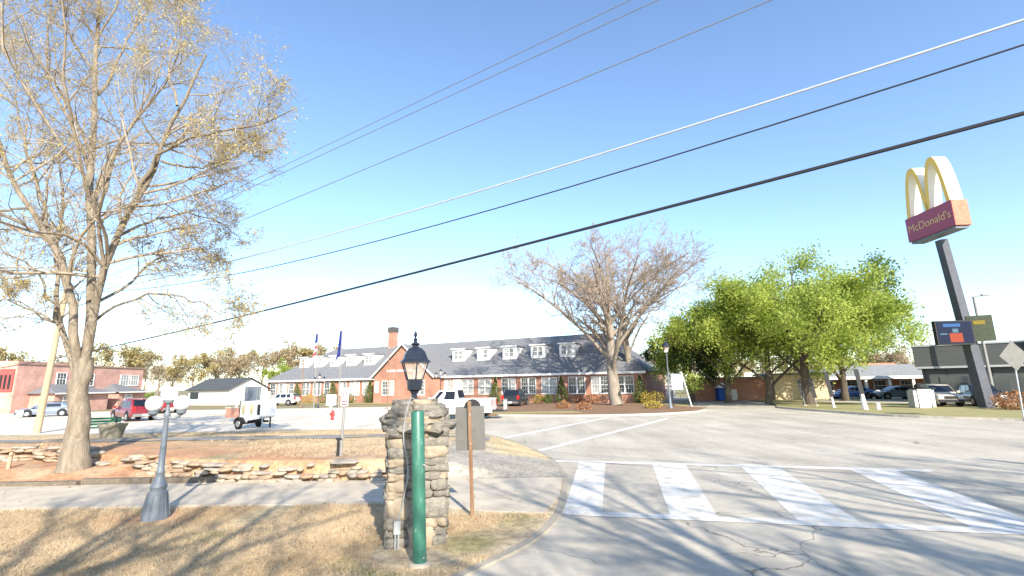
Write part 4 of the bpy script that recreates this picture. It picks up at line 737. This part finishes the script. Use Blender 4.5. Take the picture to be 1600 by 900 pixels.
    MB().box(-h-.08, -h+.15, -w_*.9, w_*.9, zb+.06, zb+.28).build('rear_bumper', M_chrome if kind != 'sedan' else pm, t); MB().box(h-.1, h+.06, -w_*.85, w_*.85, zb+.04, zb+.24).build('front_bumper', M_plas, t); MB().box(h-.1, h+.02, -w_*.45, w_*.45, zb+.28, hd-.2).build('grille', M_plas, t)
    MB().box(-h-.1, -h-.085, -.2, .2, zb+.1, zb+.24).build('number_plate', M_signw, t)
    if kind == 'pickup':
        b = MB(); b.box(-h, -.78, -w_, -w_+.09, .62, 1.30); b.box(-h, -.78, w_-.09, w_, .62, 1.30); b.box(-h, -h+.08, -w_+.09, w_-.09, .62, 1.28); b.box(-.86, -.78, -w_+.09, w_-.09, .62, 1.28); b.box(-h+.08, -.86, -w_+.09, w_-.09, .62, .72); b.box(-h, -.78, -w_+.02, w_-.02, .42, .62); b.build('bed', pm, t)
        MB().box(-h+.3, -1.0, -.5, .5, .28, .42).build('frame', M_plas, t)
        MB().box(-h-.75, -h-.05, -.7, .7, .48, .56).build('cargo_carrier', M_plas, t); rk = MB()
        for i in range(9): rk.box(-h-.78+.0, -h-.75, -.7+i*.17, -.68+i*.17, .56, 1.22)
        rk.box(-h-.79, -h-.74, -.72, .72, 1.2, 1.25); rk.build('carrier_rack', M_galv, t)
    else:
        for s in (-1, 1): MB().tube([(.3, s*wt*.86, S['H']+.03), (-1.5, s*wt*.86, S['H']+.02)], .025, 6).build('roof_rail', M_plas, t)
    return t
R_ = math.radians
p = gz(207, 657, 0); car('parked_car', 'red sport utility vehicle parked on the pale lot', 'suv', P_red, p[0], p[1], R_(146))
p = gz(214, 648, 0); car('parked_car', 'second red vehicle half hidden behind the red sport utility', 'suv', P_red, p[0]+.5, p[1]+3, R_(146))
p = gy(75, 648, 52); car('parked_car', 'grey-blue sedan by the brick building porch, behind the utility pole', 'sedan', P_sil, p[0], p[1], R_(205))
p = gz(441, 633, 0); car('parked_car', 'white crossover car in front of the left end of the school', 'suv', P_white, p[0], p[1], R_(176), scale=.97)
p = gz(704, 655, 0); car('pickup_truck', 'white pickup truck with rear cargo carrier in the side street', 'pickup', P_white, p[0], p[1]+.6, R_(172), scale=1.13)
p = gz(806, 635, 0); car('parked_car', 'dark sport utility seen from behind near the school wall', 'suv', P_blk, p[0], p[1], R_(76), scale=1.05)
p = gy(1487, 629, 41.8); car('parked_car', 'pale gold car in front of the charcoal restaurant', 'suv', P_tan, p[0]-.6, p[1]+.6, R_(250), z=.12); car('parked_car', 'dark blue car beside the pale gold car at the restaurant', 'suv', P_blk, p[0]+2.2, p[1]-.3, R_(245), z=.12)
p = gy(1395, 628, 57); car('parked_car', 'pale blue sedan before the colonnade building', 'sedan', P_sil, p[0]+.5, p[1], R_(172), z=.1); car('parked_car', 'blue car parked left of the pale sedan at the colonnade', 'sedan', P_blue, p[0]-2.9, p[1]+2.4, R_(172), z=.1)
# generator trailer
p = gz(393, 669, .05); t = thing('equipment_trailer', 'white two-wheeled equipment trailer with gold emblems and dark top panel', 'trailer', (p[0], p[1]+.6, 0), R_(-14)); t.scale = (.82, .9, 1)
MB().slabxz([(-.92, .68), (-.55, .48), (.75, .62), (.98, .75), (.98, 1.5), (.75, 1.72), (-.92, 1.72)], -.75, .75).build('cabinet', P_white, t); MB().box(-.97, -.9, -.77, .77, .66, 1.74).build('end_panel', M_plas, t)
pn = MB().box(-.9, .48, -.45, -.35, 1.74, 2.62).build('display_panel', M_lampgrey, t)
for x in (-.9, -.7, .22, .45): MB().box(x, x+.03, -.47, -.452, 1.74, 2.62).build('panel_bar', M_galv, pn)
MB().box(.5, .78, -.2, .3, 1.72, 2.3).build('rear_box', P_white, t); MB().box(.68, .93, -.772, -.752, .85, 1.5).build('vent', M_plas, t)
for x in (-.62, .12):
    e = MB().add([(x+.15*math.cos(k*math.pi/6), -.765, 1.2+.32*math.sin(k*math.pi/6)) for k in range(12)]+[(x+.15*math.cos(k*math.pi/6), -.752, 1.2+.32*math.sin(k*math.pi/6)) for k in range(12)], [tuple(range(12)), tuple(range(23, 11, -1))]+[((i+1) % 12, i, 12+i, 12+(i+1) % 12) for i in range(12)]).build('emblem', M_emb, t)
for s in (-1, 1):
    wx = -.72 if s < 0 else -.72; wh = MB().tube([(wx, s*.86, .33), (wx, s*.9, .33), (wx, s*1.02, .33), (wx, s*1.05, .33)], [.29, .33, .33, .3], 20).build('wheel', M_tyre, t, True); MB().tube([(wx, s*1.04, .33), (wx, s*1.06, .33)], [.2, .18], 14).build('rim', M_rim, wh)
    f_ = MB(); 
    for k in range(8):
        a0, a1 = math.pi*k/8, math.pi*(k+1)/8; f_.add([(wx+.4*math.cos(a), s*y_, .34+.4*math.sin(a)) for a in (a0, a1) for y_ in (.76, 1.08)], [(0, 1, 3, 2)])
    f_.build('fender', M_plas, t)
MB().box(-.8, 1.0, -.08, .08, .36, .5).build('chassis', M_plas, t); MB().box(-.75, -.68, -.95, .95, .28, .38).build('axle', M_plas, t); MB().tube([(.95, -.5, 0), (.95, -.5, .7)], .045, 8).build('jack', M_galv, t); MB().tube([(.8, .45, 0), (.8, .45, .7)], .06, 8).build('jack', M_plas, t)
# ------------------------------------------------------------------ street furniture on the left
p = gz(173, 690, .38); t = thing('planter', 'large tapered concrete planter on the bank beside the green bench', 'planter', (p[0], p[1], float(terr_z(p[0], p[1]))-.02)); MB().lathe([(.32, 0), (.36, .05), (.47, .5), (.52, .56), (.53, .64), (.47, .64), (.44, .55), (.02, .54)], 20).build('pot', M_plant, t, True); MB().lathe([(.435, .5), (.3, .56), (.01, .58)], 16).build('soil', M_mulch, t)
q = gz(146, 686, .38); t = thing('park_bench', 'green slatted park bench behind the big tree trunk', 'bench', (q[0]-.35, q[1]+.5, float(terr_z(q[0], q[1]))-.02), R_(12))
for i in range(4): MB().box(-.8, .8, -.25+i*.13, -.15+i*.13, .42, .46).build('seat_slat', M_bench, t)
for i in range(3): MB().box(-.8, .8, .27+i*.03, .30+i*.03, .52+i*.13, .62+i*.13).build('back_slat', M_bench, t)
for x in (-.65, .65): MB().box(x-.03, x+.03, -.25, -.19, 0, .42).build('leg', M_black, t); MB().box(x-.03, x+.03, .2, .26, 0, .9).build('leg', M_black, t); MB().box(x-.03, x+.03, -.26, .26, .36, .418).build('rail', M_black, t)
p = gz(519, 657, 0); t = thing('fire_hydrant', 'red fire hydrant at the lot kerb before the school', 'hydrant', (p[0], p[1], .0)); MB().lathe([(.16, 0), (.16, .06), (.11, .08), (.11, .5), (.15, .53), (.15, .57), (.12, .62), (.09, .7), (.03, .74), (.03, .79), (.005, .8)], 14).build('barrel', M_hyd, t, True)
for s in (-1, 1): MB().tube([(0, 0, .42), (s*.2, 0, .42)], .055, 10).build('outlet', M_hyd, t)
MB().tube([(0, 0, .4), (0, -.2, .4)], .07, 10).build('outlet', M_hyd, t)
p = gy(517, 642, 47); t = thing('utility_box', 'small pale utility cabinet on a stand before the school', 'cabinet', (p[0], p[1], .1)); MB().box(-.42, .42, -.2, .2, .7, 1.7).build('cabinet', mat('cabinet_pale', (.6, .65, .68), .5), t); MB().box(-.15, .15, -.1, .1, 0, .7).build('stand', M_galv, t)
p = gz(532, 716, .5); t = thing('parking_sign', 'white no-parking sign with red ring on a silver post atop the bank', 'sign', (p[0], p[1], float(terr_z(p[0], p[1]))-.05)); zt = gy(537, 606, p[1])[2]-t.location.z
MB().tube([(0, 0, 0), (.05, 0, zt)], .042, 8).build('post', M_polegrey, t); pl = MB().box(-.05, .16, -.055, -.035, zt-.52, zt).build('plate', M_signw, t)
rg = MB(); 
for k in range(20):
    a0, a1 = 2*math.pi*k/20, 2*math.pi*(k+1)/20; rg.add([(.06+r_*math.cos(a), -.058, zt-.2+r_*math.sin(a)) for a in (a0, a1) for r_ in (.05, .075)], [(0, 1, 3, 2)])
rg.box(.0, .12, -.0585, -.057, zt-.21, zt-.19); rg.box(-.03, .14, -.0585, -.057, zt-.40, zt-.36); rg.box(-.02, .13, -.0585, -.057, zt-.5, zt-.46); rg.build('sign_print', M_signr, pl)
MB().box(-.11, -.055, -.04, .02, 0, .5).build('stake', M_plas, t); MB().box(-.14, .03, -.07, .06, .5, .55).build('stake_cap', M_plas, t)
p = gz(12, 735, .2); t = thing('wooden_stake', 'short wooden stake standing in the mulch before the stone wall', 'stake', (p[0], p[1], float(terr_z(p[0], p[1]))-.05)); MB().tube([(0, 0, 0), (.02, 0, .48), (.02, 0, .52)], [.05, .05, .03], 7).build('post', M_pole, t); MB().tube([(.02, 0, .40), (.02, 0, .43)], .056, 7).build('band', M_rust, t)
p = gz(28, 671, .1); t = thing('small_sign', 'small white sign on a thin post by the lot', 'sign', (p[0], p[1], 0)); MB().tube([(0, 0, 0), (0, 0, 1.3)], .025, 6).build('post', M_galv, t); MB().box(-.2, .2, -.04, -.027, .95, 1.3).build('plate', M_signw, t)
p = gz(368, 652, 0); bk = thing('brick_plinth', 'low red brick plinth behind the trailer', 'plinth', (p[0], p[1], 0)); MB().box(-.7, .7, -.4, .4, 0, .8).build('base', M_brick, bk); MB().box(-.75, .75, -.45, .45, .8, .9).build('cap', M_conc, bk); MB().box(-.1, .1, -.1, .1, .9, 1.5).build('finial', M_white, bk)
# three-globe lamp
p = gz(243, 803, .13); gl = thing('globe_lamp', 'grey cast-iron lamp post with three white globes at the sidewalk edge', 'lamp post', (p[0], p[1], float(terr_z(p[0], p[1]))-.01), R_(28))
MB().lathe([(.235, 0), (.23, .05), (.165, .46), (.17, .48), (.17, .51), (.13, .535), (.135, .57), (.15, .61), (.13, .66), (.085, .76), (.07, .84), (.08, .86), (.08, .89), (.062, .92), (.054, 1.35), (.058, 1.37), (.052, 1.39), (.042, 1.92), (.06, 1.95), (.06, 1.99), (.035, 2.05), (.03, 2.18), (.07, 2.21), (.075, 2.26)], 14).build('post', M_lampgrey, gl, True)
ri = MB()
for k in range(10):
    a = 2*math.pi*k/10; ri.tube([(.228*math.cos(a), .228*math.sin(a), .06), (.172*math.cos(a), .172*math.sin(a), .46)], .012, 5)
ri.build('base_flutes', M_lampgrey, gl)
for s in (-1, 1):
    MB().tube([(0, 0, 1.93), (s*.12, 0, 1.90), (s*.2, 0, 1.93), (s*.235, 0, 2.0)], [.035, .03, .03, .035], 8).build('arm', M_lampgrey, gl, True); MB().lathe([(.03, 1.96), (.085, 2.0), (.09, 2.07), (.075, 2.08)], 12, (s*.235, 0)).build('globe_cup', M_lampgrey, gl, True); MB().sphere((s*.235, 0, 2.2), .155, 20, 14).build('globe', M_globe, gl, True)
MB().sphere((0, 0, 2.385), .15, 20, 14).build('globe', M_globe, gl, True)
# ------------------------------------------------------------------ utility pole and overhead lines
PA = np.array([-28.9, 31.0]); th = R_(-35); ud = np.array([math.cos(th), math.sin(th)])
t = thing('utility_pole', 'weathered wooden utility pole behind the big budding tree', 'utility pole', (PA[0]-.5, PA[1], 0)); MB().tube([(0, 0, -.2), (.25, 0, 6), (.5, 0, 11.2)], [.19, .16, .12], 12).build('pole', M_pole, t, True); MB().box(-.5, 1.5, -.06, .06, 10.3, 10.45, rot=R_(55), about=(.5, 0)).build('crossarm', M_pole, t)
for dx in (-.8, .8): MB().lathe([(.05, 10.45), (.07, 10.55), (.04, 10.65)], 8, (.5+dx*math.cos(R_(55)), dx*math.sin(R_(55)))).build('insulator', M_lampgrey, t)
t2 = thing('utility_pole', 'wooden utility pole beside the road behind the viewpoint', 'utility pole', (PA[0]+ud[0]*62, PA[1]+ud[1]*62, 0)); MB().tube([(0, 0, -.2), (0, 0, 12)], [.19, .13], 12).build('pole', M_pole, t2, True); MB().box(-.9, .9, -.06, .06, 10.6, 10.75, rot=R_(55), about=(0, 0)).build('crossarm', M_pole, t2)
def wire(pa, pb, r, m, label, ext=None, sag=.0):
    pts = []
    (xa, ya), (xb, yb_) = pa, pb
    def hit(px, py, off):
        d = ray(px, py); n = np.array([-ud[1], ud[0]]); o = PA+n*off; tt = (o@n)/(d[:2]@n); P = np.array([0, 0, CZ])+d*tt; return float((P[:2]-o)@ud), float(P[2])
    off = ext or 0.; s1, z1 = hit(xa, ya, off); s2, z2 = hit(xb, yb_, off); n = np.array([-ud[1], ud[0]]); P0 = PA+n*off; b = MB()
    s0, s3 = (0. if s1 > 0 else s1-10), 62.
    for i in range(33):
        s = s0+(s3-s0)*i/32; z = z1+(z2-z1)*(s-s1)/(s2-s1); 
        k = (s-s1)*(s-s2)/((s2-s1)**2)*sag*4; pts.append((P0[0]+ud[0]*s, P0[1]+ud[1]*s, z+k))
    b.tube(pts, r, 6); o = b.build('overhead_wire', m, None, True); tag(o, label, 'wire', 'overhead wires'); return o
wire((320, 318), (985, 0), .011, M_wireg, 'thin highest overhead wire of the close pair', .35); wire((325, 324), (1028, 0), .011, M_wireg, 'thin overhead wire just under the highest one', -.35); wire((350, 356), (1205, 0), .012, M_wireg, 'single thin wire between the close pair and the pale line')
wire((350, 411), (1600, 31), .02, M_wirel, 'pale overhead line just above the dark twisted line', sag=.15); wire((375, 427), (1600, 70), .014, M_wire, 'dark twisted overhead line under the pale line', sag=.25); wire((0, 575), (1600, 177), .030, M_wire, 'thick black overhead cable, lowest of the lines', sag=.35)
# ------------------------------------------------------------------ dry stone wall and edging
def stone_mesh(sx, sy, sz, seed, cuts=2, rough=.16):
    bm = bmesh.new(); bmesh.ops.create_cube(bm, size=1); bmesh.ops.subdivide_edges(bm, edges=bm.edges[:], cuts=cuts, use_grid_fill=True); r = random.Random(seed)
    ph = [r.uniform(0, 6.28) for _ in range(9)]
    for v in bm.verts:
        c = v.co; q = c.copy(); m_ = max(abs(c.x), abs(c.y), abs(c.z)); l = c.length; c2 = c*(1-.16*(l-.5)/.37*.5)
        d = rough*(math.sin(q.x*4.1+ph[0])*math.sin(q.y*3.7+ph[1])+.7*math.sin(q.z*5+ph[2]+q.x*3)+.5*math.sin(q.y*7+ph[3]+q.z*2))*.5
        c2 = c2*(1+d)+Vector((r.uniform(-1, 1), r.uniform(-1, 1), r.uniform(-1, 1)))*.05; v.co = Vector((c2.x*sx, c2.y*sy, c2.z*sz))
    me = bpy.data.meshes.new('stone'); bm.to_mesh(me); bm.free(); me.polygons.foreach_set('use_smooth', [True]*len(me.polygons)); return me
wall = thing('stone_retaining_wall', 'low tumbled dry stone retaining wall in red clay along the sidewalk', 'wall', (-8, 14, .1))
wm = []
for i in range(12):
    me = stone_mesh(1, 1, 1, 100+i, 1 if i % 2 else 2); me.materials.append(M_wst[i % 3]); wm.append(me)
r = random.Random(3)
for course in range(5):
    x = -19.5+r.uniform(0, .4)
    while x < -2.7:
        far = x < -11; ln = r.uniform(.15, .48)*(1.35 if far else 1); wy = float(wall_y(x+ln/2)); hh = .088; zb = float(terr_z(x, wy-.25))
        skip = r.random() < (.12+.09*course) or (course >= 2 and -7.2 < x < -3 and r.random() < .45) or (-13.2 < x < -12 and course > 0)
        if not skip:
            o = bpy.data.objects.new('stone', r.choice(wm)); col.objects.link(o); o.parent = wall
            o.location = (x+ln/2+8, wy-.06+course*.055+r.uniform(-.03, .04)-14, zb-.02+course*hh+.05-.1); o.scale = (ln*.5*2.05, .34, hh*r.uniform(1.0, 1.35)); o.rotation_euler = (r.uniform(-.09, .09), r.uniform(-.08, .08), r.uniform(-.15, .15)-.2*(x < -8)-.15*(x < -11))
        x += ln*1.02
cm = stone_mesh(1, 1, 1, 300, 2); cm.materials.append(M_wst[2])
for x, ln, z_ in ((-8.3, .5, .44), (-4.6, .7, .50), (-3.1, .6, .52)):
    o = bpy.data.objects.new('cap_stone', cm); col.objects.link(o); o.parent = wall; o.location = (x+8, float(wall_y(x))+.12-14, z_-.1); o.scale = (ln, .4, .09)
for x0, x1, y, z1 in ((-16.5, -11.6, 13.62, .17), (-11.58, -9.75, 13.74, .2), (-9.73, -7.9, 13.8, .18)):
    e = MB().box(x0, x1, y-.06, y+.09, .05, z1).build('edging_board', M_mortar); tag(e, {-16.5: 'longest weathered edging kerb before the big tree', -11.58: 'middle stepped edging kerb right of the big tree', -9.73: 'short edging kerb ending at the tumbled stones'}[x0], 'edging', 'stepped edging kerbs behind the sidewalk')
# ------------------------------------------------------------------ stone pillar with lantern
PC = np.array([-1.66, 8.62]); pz = .04; PH = 2.22
pl = thing('stone_pillar', 'stout field stone gate pillar with overhanging slab cap beside the sidewalk', 'pillar', (PC[0], PC[1], pz), R_(14)); pl.scale = (.91, .91, 1)
MB().box(-.40, .40, -.40, .40, -.1, PH-.3).build('core', M_mortar, pl)
pm_ = []
for i in range(14):
    me = stone_mesh(1, 1, 1, 500+i, 3, .2); me.materials.append([M_stone, M_stone, M_stone2, M_stone, M_stone3][i % 5]); pm_.append(me)
r = random.Random(9)
def pst(x, y, z, sx, sy, sz, rz, tilt=.05, name='stone'):
    o = bpy.data.objects.new(name, r.choice(pm_)); col.objects.link(o); o.parent = pl; o.location = (x, y, z); o.scale = (sx, sy, sz); o.rotation_euler = (r.uniform(-tilt, tilt), r.uniform(-tilt, tilt), rz)
z = 0.0; ci = 0
while z < 1.72:
    hh = r.choice((.11, .16, .22, .28)); hh = min(hh, 1.76-z+.02)
    for side in range(4):
        u = -.49
        while u < .46:
            ln = r.uniform(.2, .48); 
            if u+ln > .36: ln = .49-u
            two = hh > .2 and r.random() < .35; c_, s_ = math.cos(side*math.pi/2), math.sin(side*math.pi/2)
            for k in range(2 if two else 1):
                h2 = hh/(2 if two else 1); uu = u+ln/2; d = -.40+r.uniform(-.03, .03); x_, y_ = uu*c_-d*s_, uu*s_+d*c_
                pst(x_, y_, z+h2*(k+.5), ln*1.10, .27, h2*1.14, side*math.pi/2)
            u += ln
    z += hh
for lay, (z0, hf, th_) in enumerate(((1.80, .60, .13), (1.90, .55, .12), (2.0, .50, .11), (2.09, .43, .11), (2.17, .37, .10))):
    nn = (10, 9, 8, 7, 5)[lay]
    for k in range(nn):
        a = 2*math.pi*(k+.5*lay)/nn+r.uniform(-.15, .15); q = hf*.62*(1/max(abs(math.cos(a)), abs(math.sin(a))))**.6; pst(q*math.cos(a), q*math.sin(a), z0, hf*.95*r.uniform(.85, 1.1), hf*.85*r.uniform(.8, 1.1), th_*1.25, a+math.pi/2, .06, 'cap_stone')
pst(0, 0, 2.14, .62, .62, .16, .2, .02, 'cap_stone')
ln = thing('lantern', 'black coach lantern with domed top and finial on the stone pillar', 'lantern', (PC[0]-.06, PC[1]-.02, pz+2.19), R_(20))
q = math.pi/6
MB().lathe([(.17, 0), (.17, .03), (.06, .05), (.05, .13), (.075, .15), (.075, .17), (.13, .20), (.145, .36), (.15, .38)], 6, ph=q).build('base', M_black, ln)
gl_ = MB().lathe([(.135, .38), (.235, .66)], 6, ph=q).build('glass', M_lglass, ln)
cg = MB()
for k in range(6):
    a = q+k*math.pi/3; cg.tube([(.145*math.cos(a), .145*math.sin(a), .37), (.243*math.cos(a), .243*math.sin(a), .67)], .011, 5)
cg.build('cage', M_black, ln); MB().lathe([(.035, .37), (.03, .5), (.05, .53), (.035, .6), (.01, .62)], 10).build('bulb', M_globe, ln, True)
MB().lathe([(.29, .665), (.285, .685), (.235, .72), (.215, .78), (.175, .86), (.115, .915), (.06, .935), (.05, .96), (.085, .985), (.085, 1.0), (.04, 1.015), (.03, 1.05), (.045, 1.07), (.02, 1.09), (.02, 1.11), (.035, 1.15), (.025, 1.19), (.008, 1.21), (.006, 1.25)], 6, ph=q).build('roof', M_black, ln)
# cable down the pillar face, with outlet box
cab = thing('power_cable', 'grey cable running down the pillar face to an outlet box', 'cable', (PC[0], PC[1], pz), R_(14)); cab.scale = (.92, .92, 1)
MB().tube([(-.08, -.16, 2.24), (-.14, -.36, 2.26), (-.20, -.56, 2.14), (-.25, -.66, 1.95), (-.27, -.62, 1.75), (-.25, -.62, 1.55), (-.19, -.615, 1.3), (-.17, -.62, 1.05), (-.23, -.62, .8), (-.26, -.62, .62), (-.33, -.61, .42)], .014, 7).build('cord', M_cable, cab, True)
MB().box(-.385, -.275, -.64, -.54, .24, .43).build('outlet_box', M_galv, cab)
for x in (-.355, -.305): MB().tube([(x, -.60, .26), (x, -.60, -.02)], .017, 7).build('conduit', M_galv, cab)
# green steel post, rusty sign post
p = gz(656, 874, .11); gp = thing('green_post', 'thick green painted steel post in front of the stone pillar', 'post', (p[0], p[1], .03)); MB().tube([(0, 0, 0), (-.035, 0, 1.0), (-.075, 0, 2.09), (-.076, 0, 2.10)], [.095, .095, .095, .088], 20).build('tube', M_green, gp, True); MB().tube([(-.075, 0, 2.095), (-.0755, 0, 2.106)], [.07, .07], 16).build('cap', M_plas, gp)
for z_, x_ in ((.12, .06), (1.35, .045)): MB().disc((x_, -.07, z_), (.6, -.75, 0), .014, .03, 8).build('bolt', M_galv, gp)
MB().lathe([(.16, -.03), (.15, .035), (.1, .05)], 14).build('footing', M_conc, gp)
p = gz(738, 800, .12); sp_ = thing('sign_post', 'back of a grey road sign on a rusty brown steel post', 'sign', (p[0], p[1], .02))
b = MB(); b.box(-.035, -.018, -.02, .025, 0, 2.16); b.box(.018, .035, -.02, .025, 0, 2.16); b.box(-.018, .018, -.028, -.012, 0, 2.16); o = b.build('post', M_rust, sp_); o.rotation_euler = (0, R_(-1.6), 0)
o = MB().box(-.30, .29, .03, .036, 1.22, 2.06).build('panel', M_alu, sp_); o.rotation_euler = (0, R_(-1.6), R_(-8))
MB().slabxz([(-.0+.17*math.cos(math.pi*k/12), 2.03+.17*math.sin(math.pi*k/12)) for k in range(13)], .04, .046).build('round_plate', M_plas, sp_)
for z_ in (1.35, 1.9): MB().disc((-.05*z_/2, -.03, z_), (0, 1, 0), .014, .03, 8).build('bolt', M_galv, sp_)
# ------------------------------------------------------------------ grass blades over the near lawn and bank
rng = np.random.default_rng(77)
def blades(n, x0, x1, y0, y1, hmin, hmax, keep, m, name, wid=.006):
    x = rng.uniform(x0, x1, n); y = rng.uniform(y0, y1, n); k = inside(x, y) & keep(x, y) & (edge_dist(x, y) > .1); x = x[k]; y = y[k]; n = len(x); z = np.maximum(terr_z(x, y), .03)
    h = rng.uniform(hmin, hmax, n); a = rng.uniform(0, 6.28, n); ln = rng.normal(0, 1.0, n)*h; ln2 = rng.normal(0, 1.0, n)*h
    bx_ = np.cos(a)*wid; by_ = np.sin(a)*wid; V = np.stack([np.stack([x-bx_, y-by_, z-.01], 1), np.stack([x+bx_, y+by_, z-.01], 1), np.stack([x+ln, y+ln2, z+h], 1)], 1).reshape(-1, 3)
    o = link(np_mesh(name, V, np.arange(3*n).reshape(-1, 3), np.repeat(np.clip(.5+.35*vnoise(x, y, 1.6, 9)+rng.normal(0, .2, n), 0, 1), 3)), name, m); o['kind'] = 'stuff'; return o
lawn_k = lambda x, y: ((y < 11.06+.09*vnoise(x, y, 5., 4)+.05*vnoise(x, y, 17., 6)) & (np.hypot(x+1.4, y-8.0) > .75) & (np.hypot(x+7.1, y-10.2) > .45) & (vnoise(x, y, 1.3, 1) > -.75)) & ~((x > -2.3) & (y > 10.0))
o = blades(190000, -14, .6, 4.8, 11.3, .012, .065, lawn_k, M_grass, 'dry_grass'); o['label'] = 'dry tan lawn grass in front of the sidewalk'; o['category'] = 'grass'
o = blades(60000, -14, .8, 5, 11, .015, .05, lambda x, y: lawn_k(x, y) & ((vnoise(x, y, 3.1, 2)-.3*vnoise(x, y, 1.3, 1) > .95) | (np.hypot(x+.75, (y-8.3)) < .45)), M_grassg, 'green_weeds'); o['label'] = 'green weed patches in the dry lawn'; o['category'] = 'weeds'
o = blades(60000, -24, 1, 14.2, 29, .03, .09, lambda x, y: (y > wall_y(x)+.8) & ((y < 19.5) | (y > 21.5)) & (vnoise(x, y, .6, 3) > -.3) & (x < -2.2), M_grass, 'dry_grass', .01); o['label'] = 'dry grass on top of the bank'; o['category'] = 'grass'

n = 900; x = rng.uniform(-13, .3, n); y = rng.uniform(5, 13.4, n); k = inside(x, y); x = x[k]; y = y[k]
V, Fa, rn = leaves(np.stack([x, y, np.maximum(terr_z(x, y), .066)+.03], 1), 700, .03, rng, .01)
V[:, 2] = np.repeat(V[:, 2].reshape(-1, 4).mean(1), 4)+(V[:, 2]-np.repeat(V[:, 2].reshape(-1, 4).mean(1), 4))*.35
o = link(np_mesh('fallen_leaves', V, Fa, rn), 'fallen_leaves', M_leafr); o['kind'] = 'stuff'; o['label'] = 'small brown fallen leaves scattered on lawn and sidewalk'; o['category'] = 'leaves'
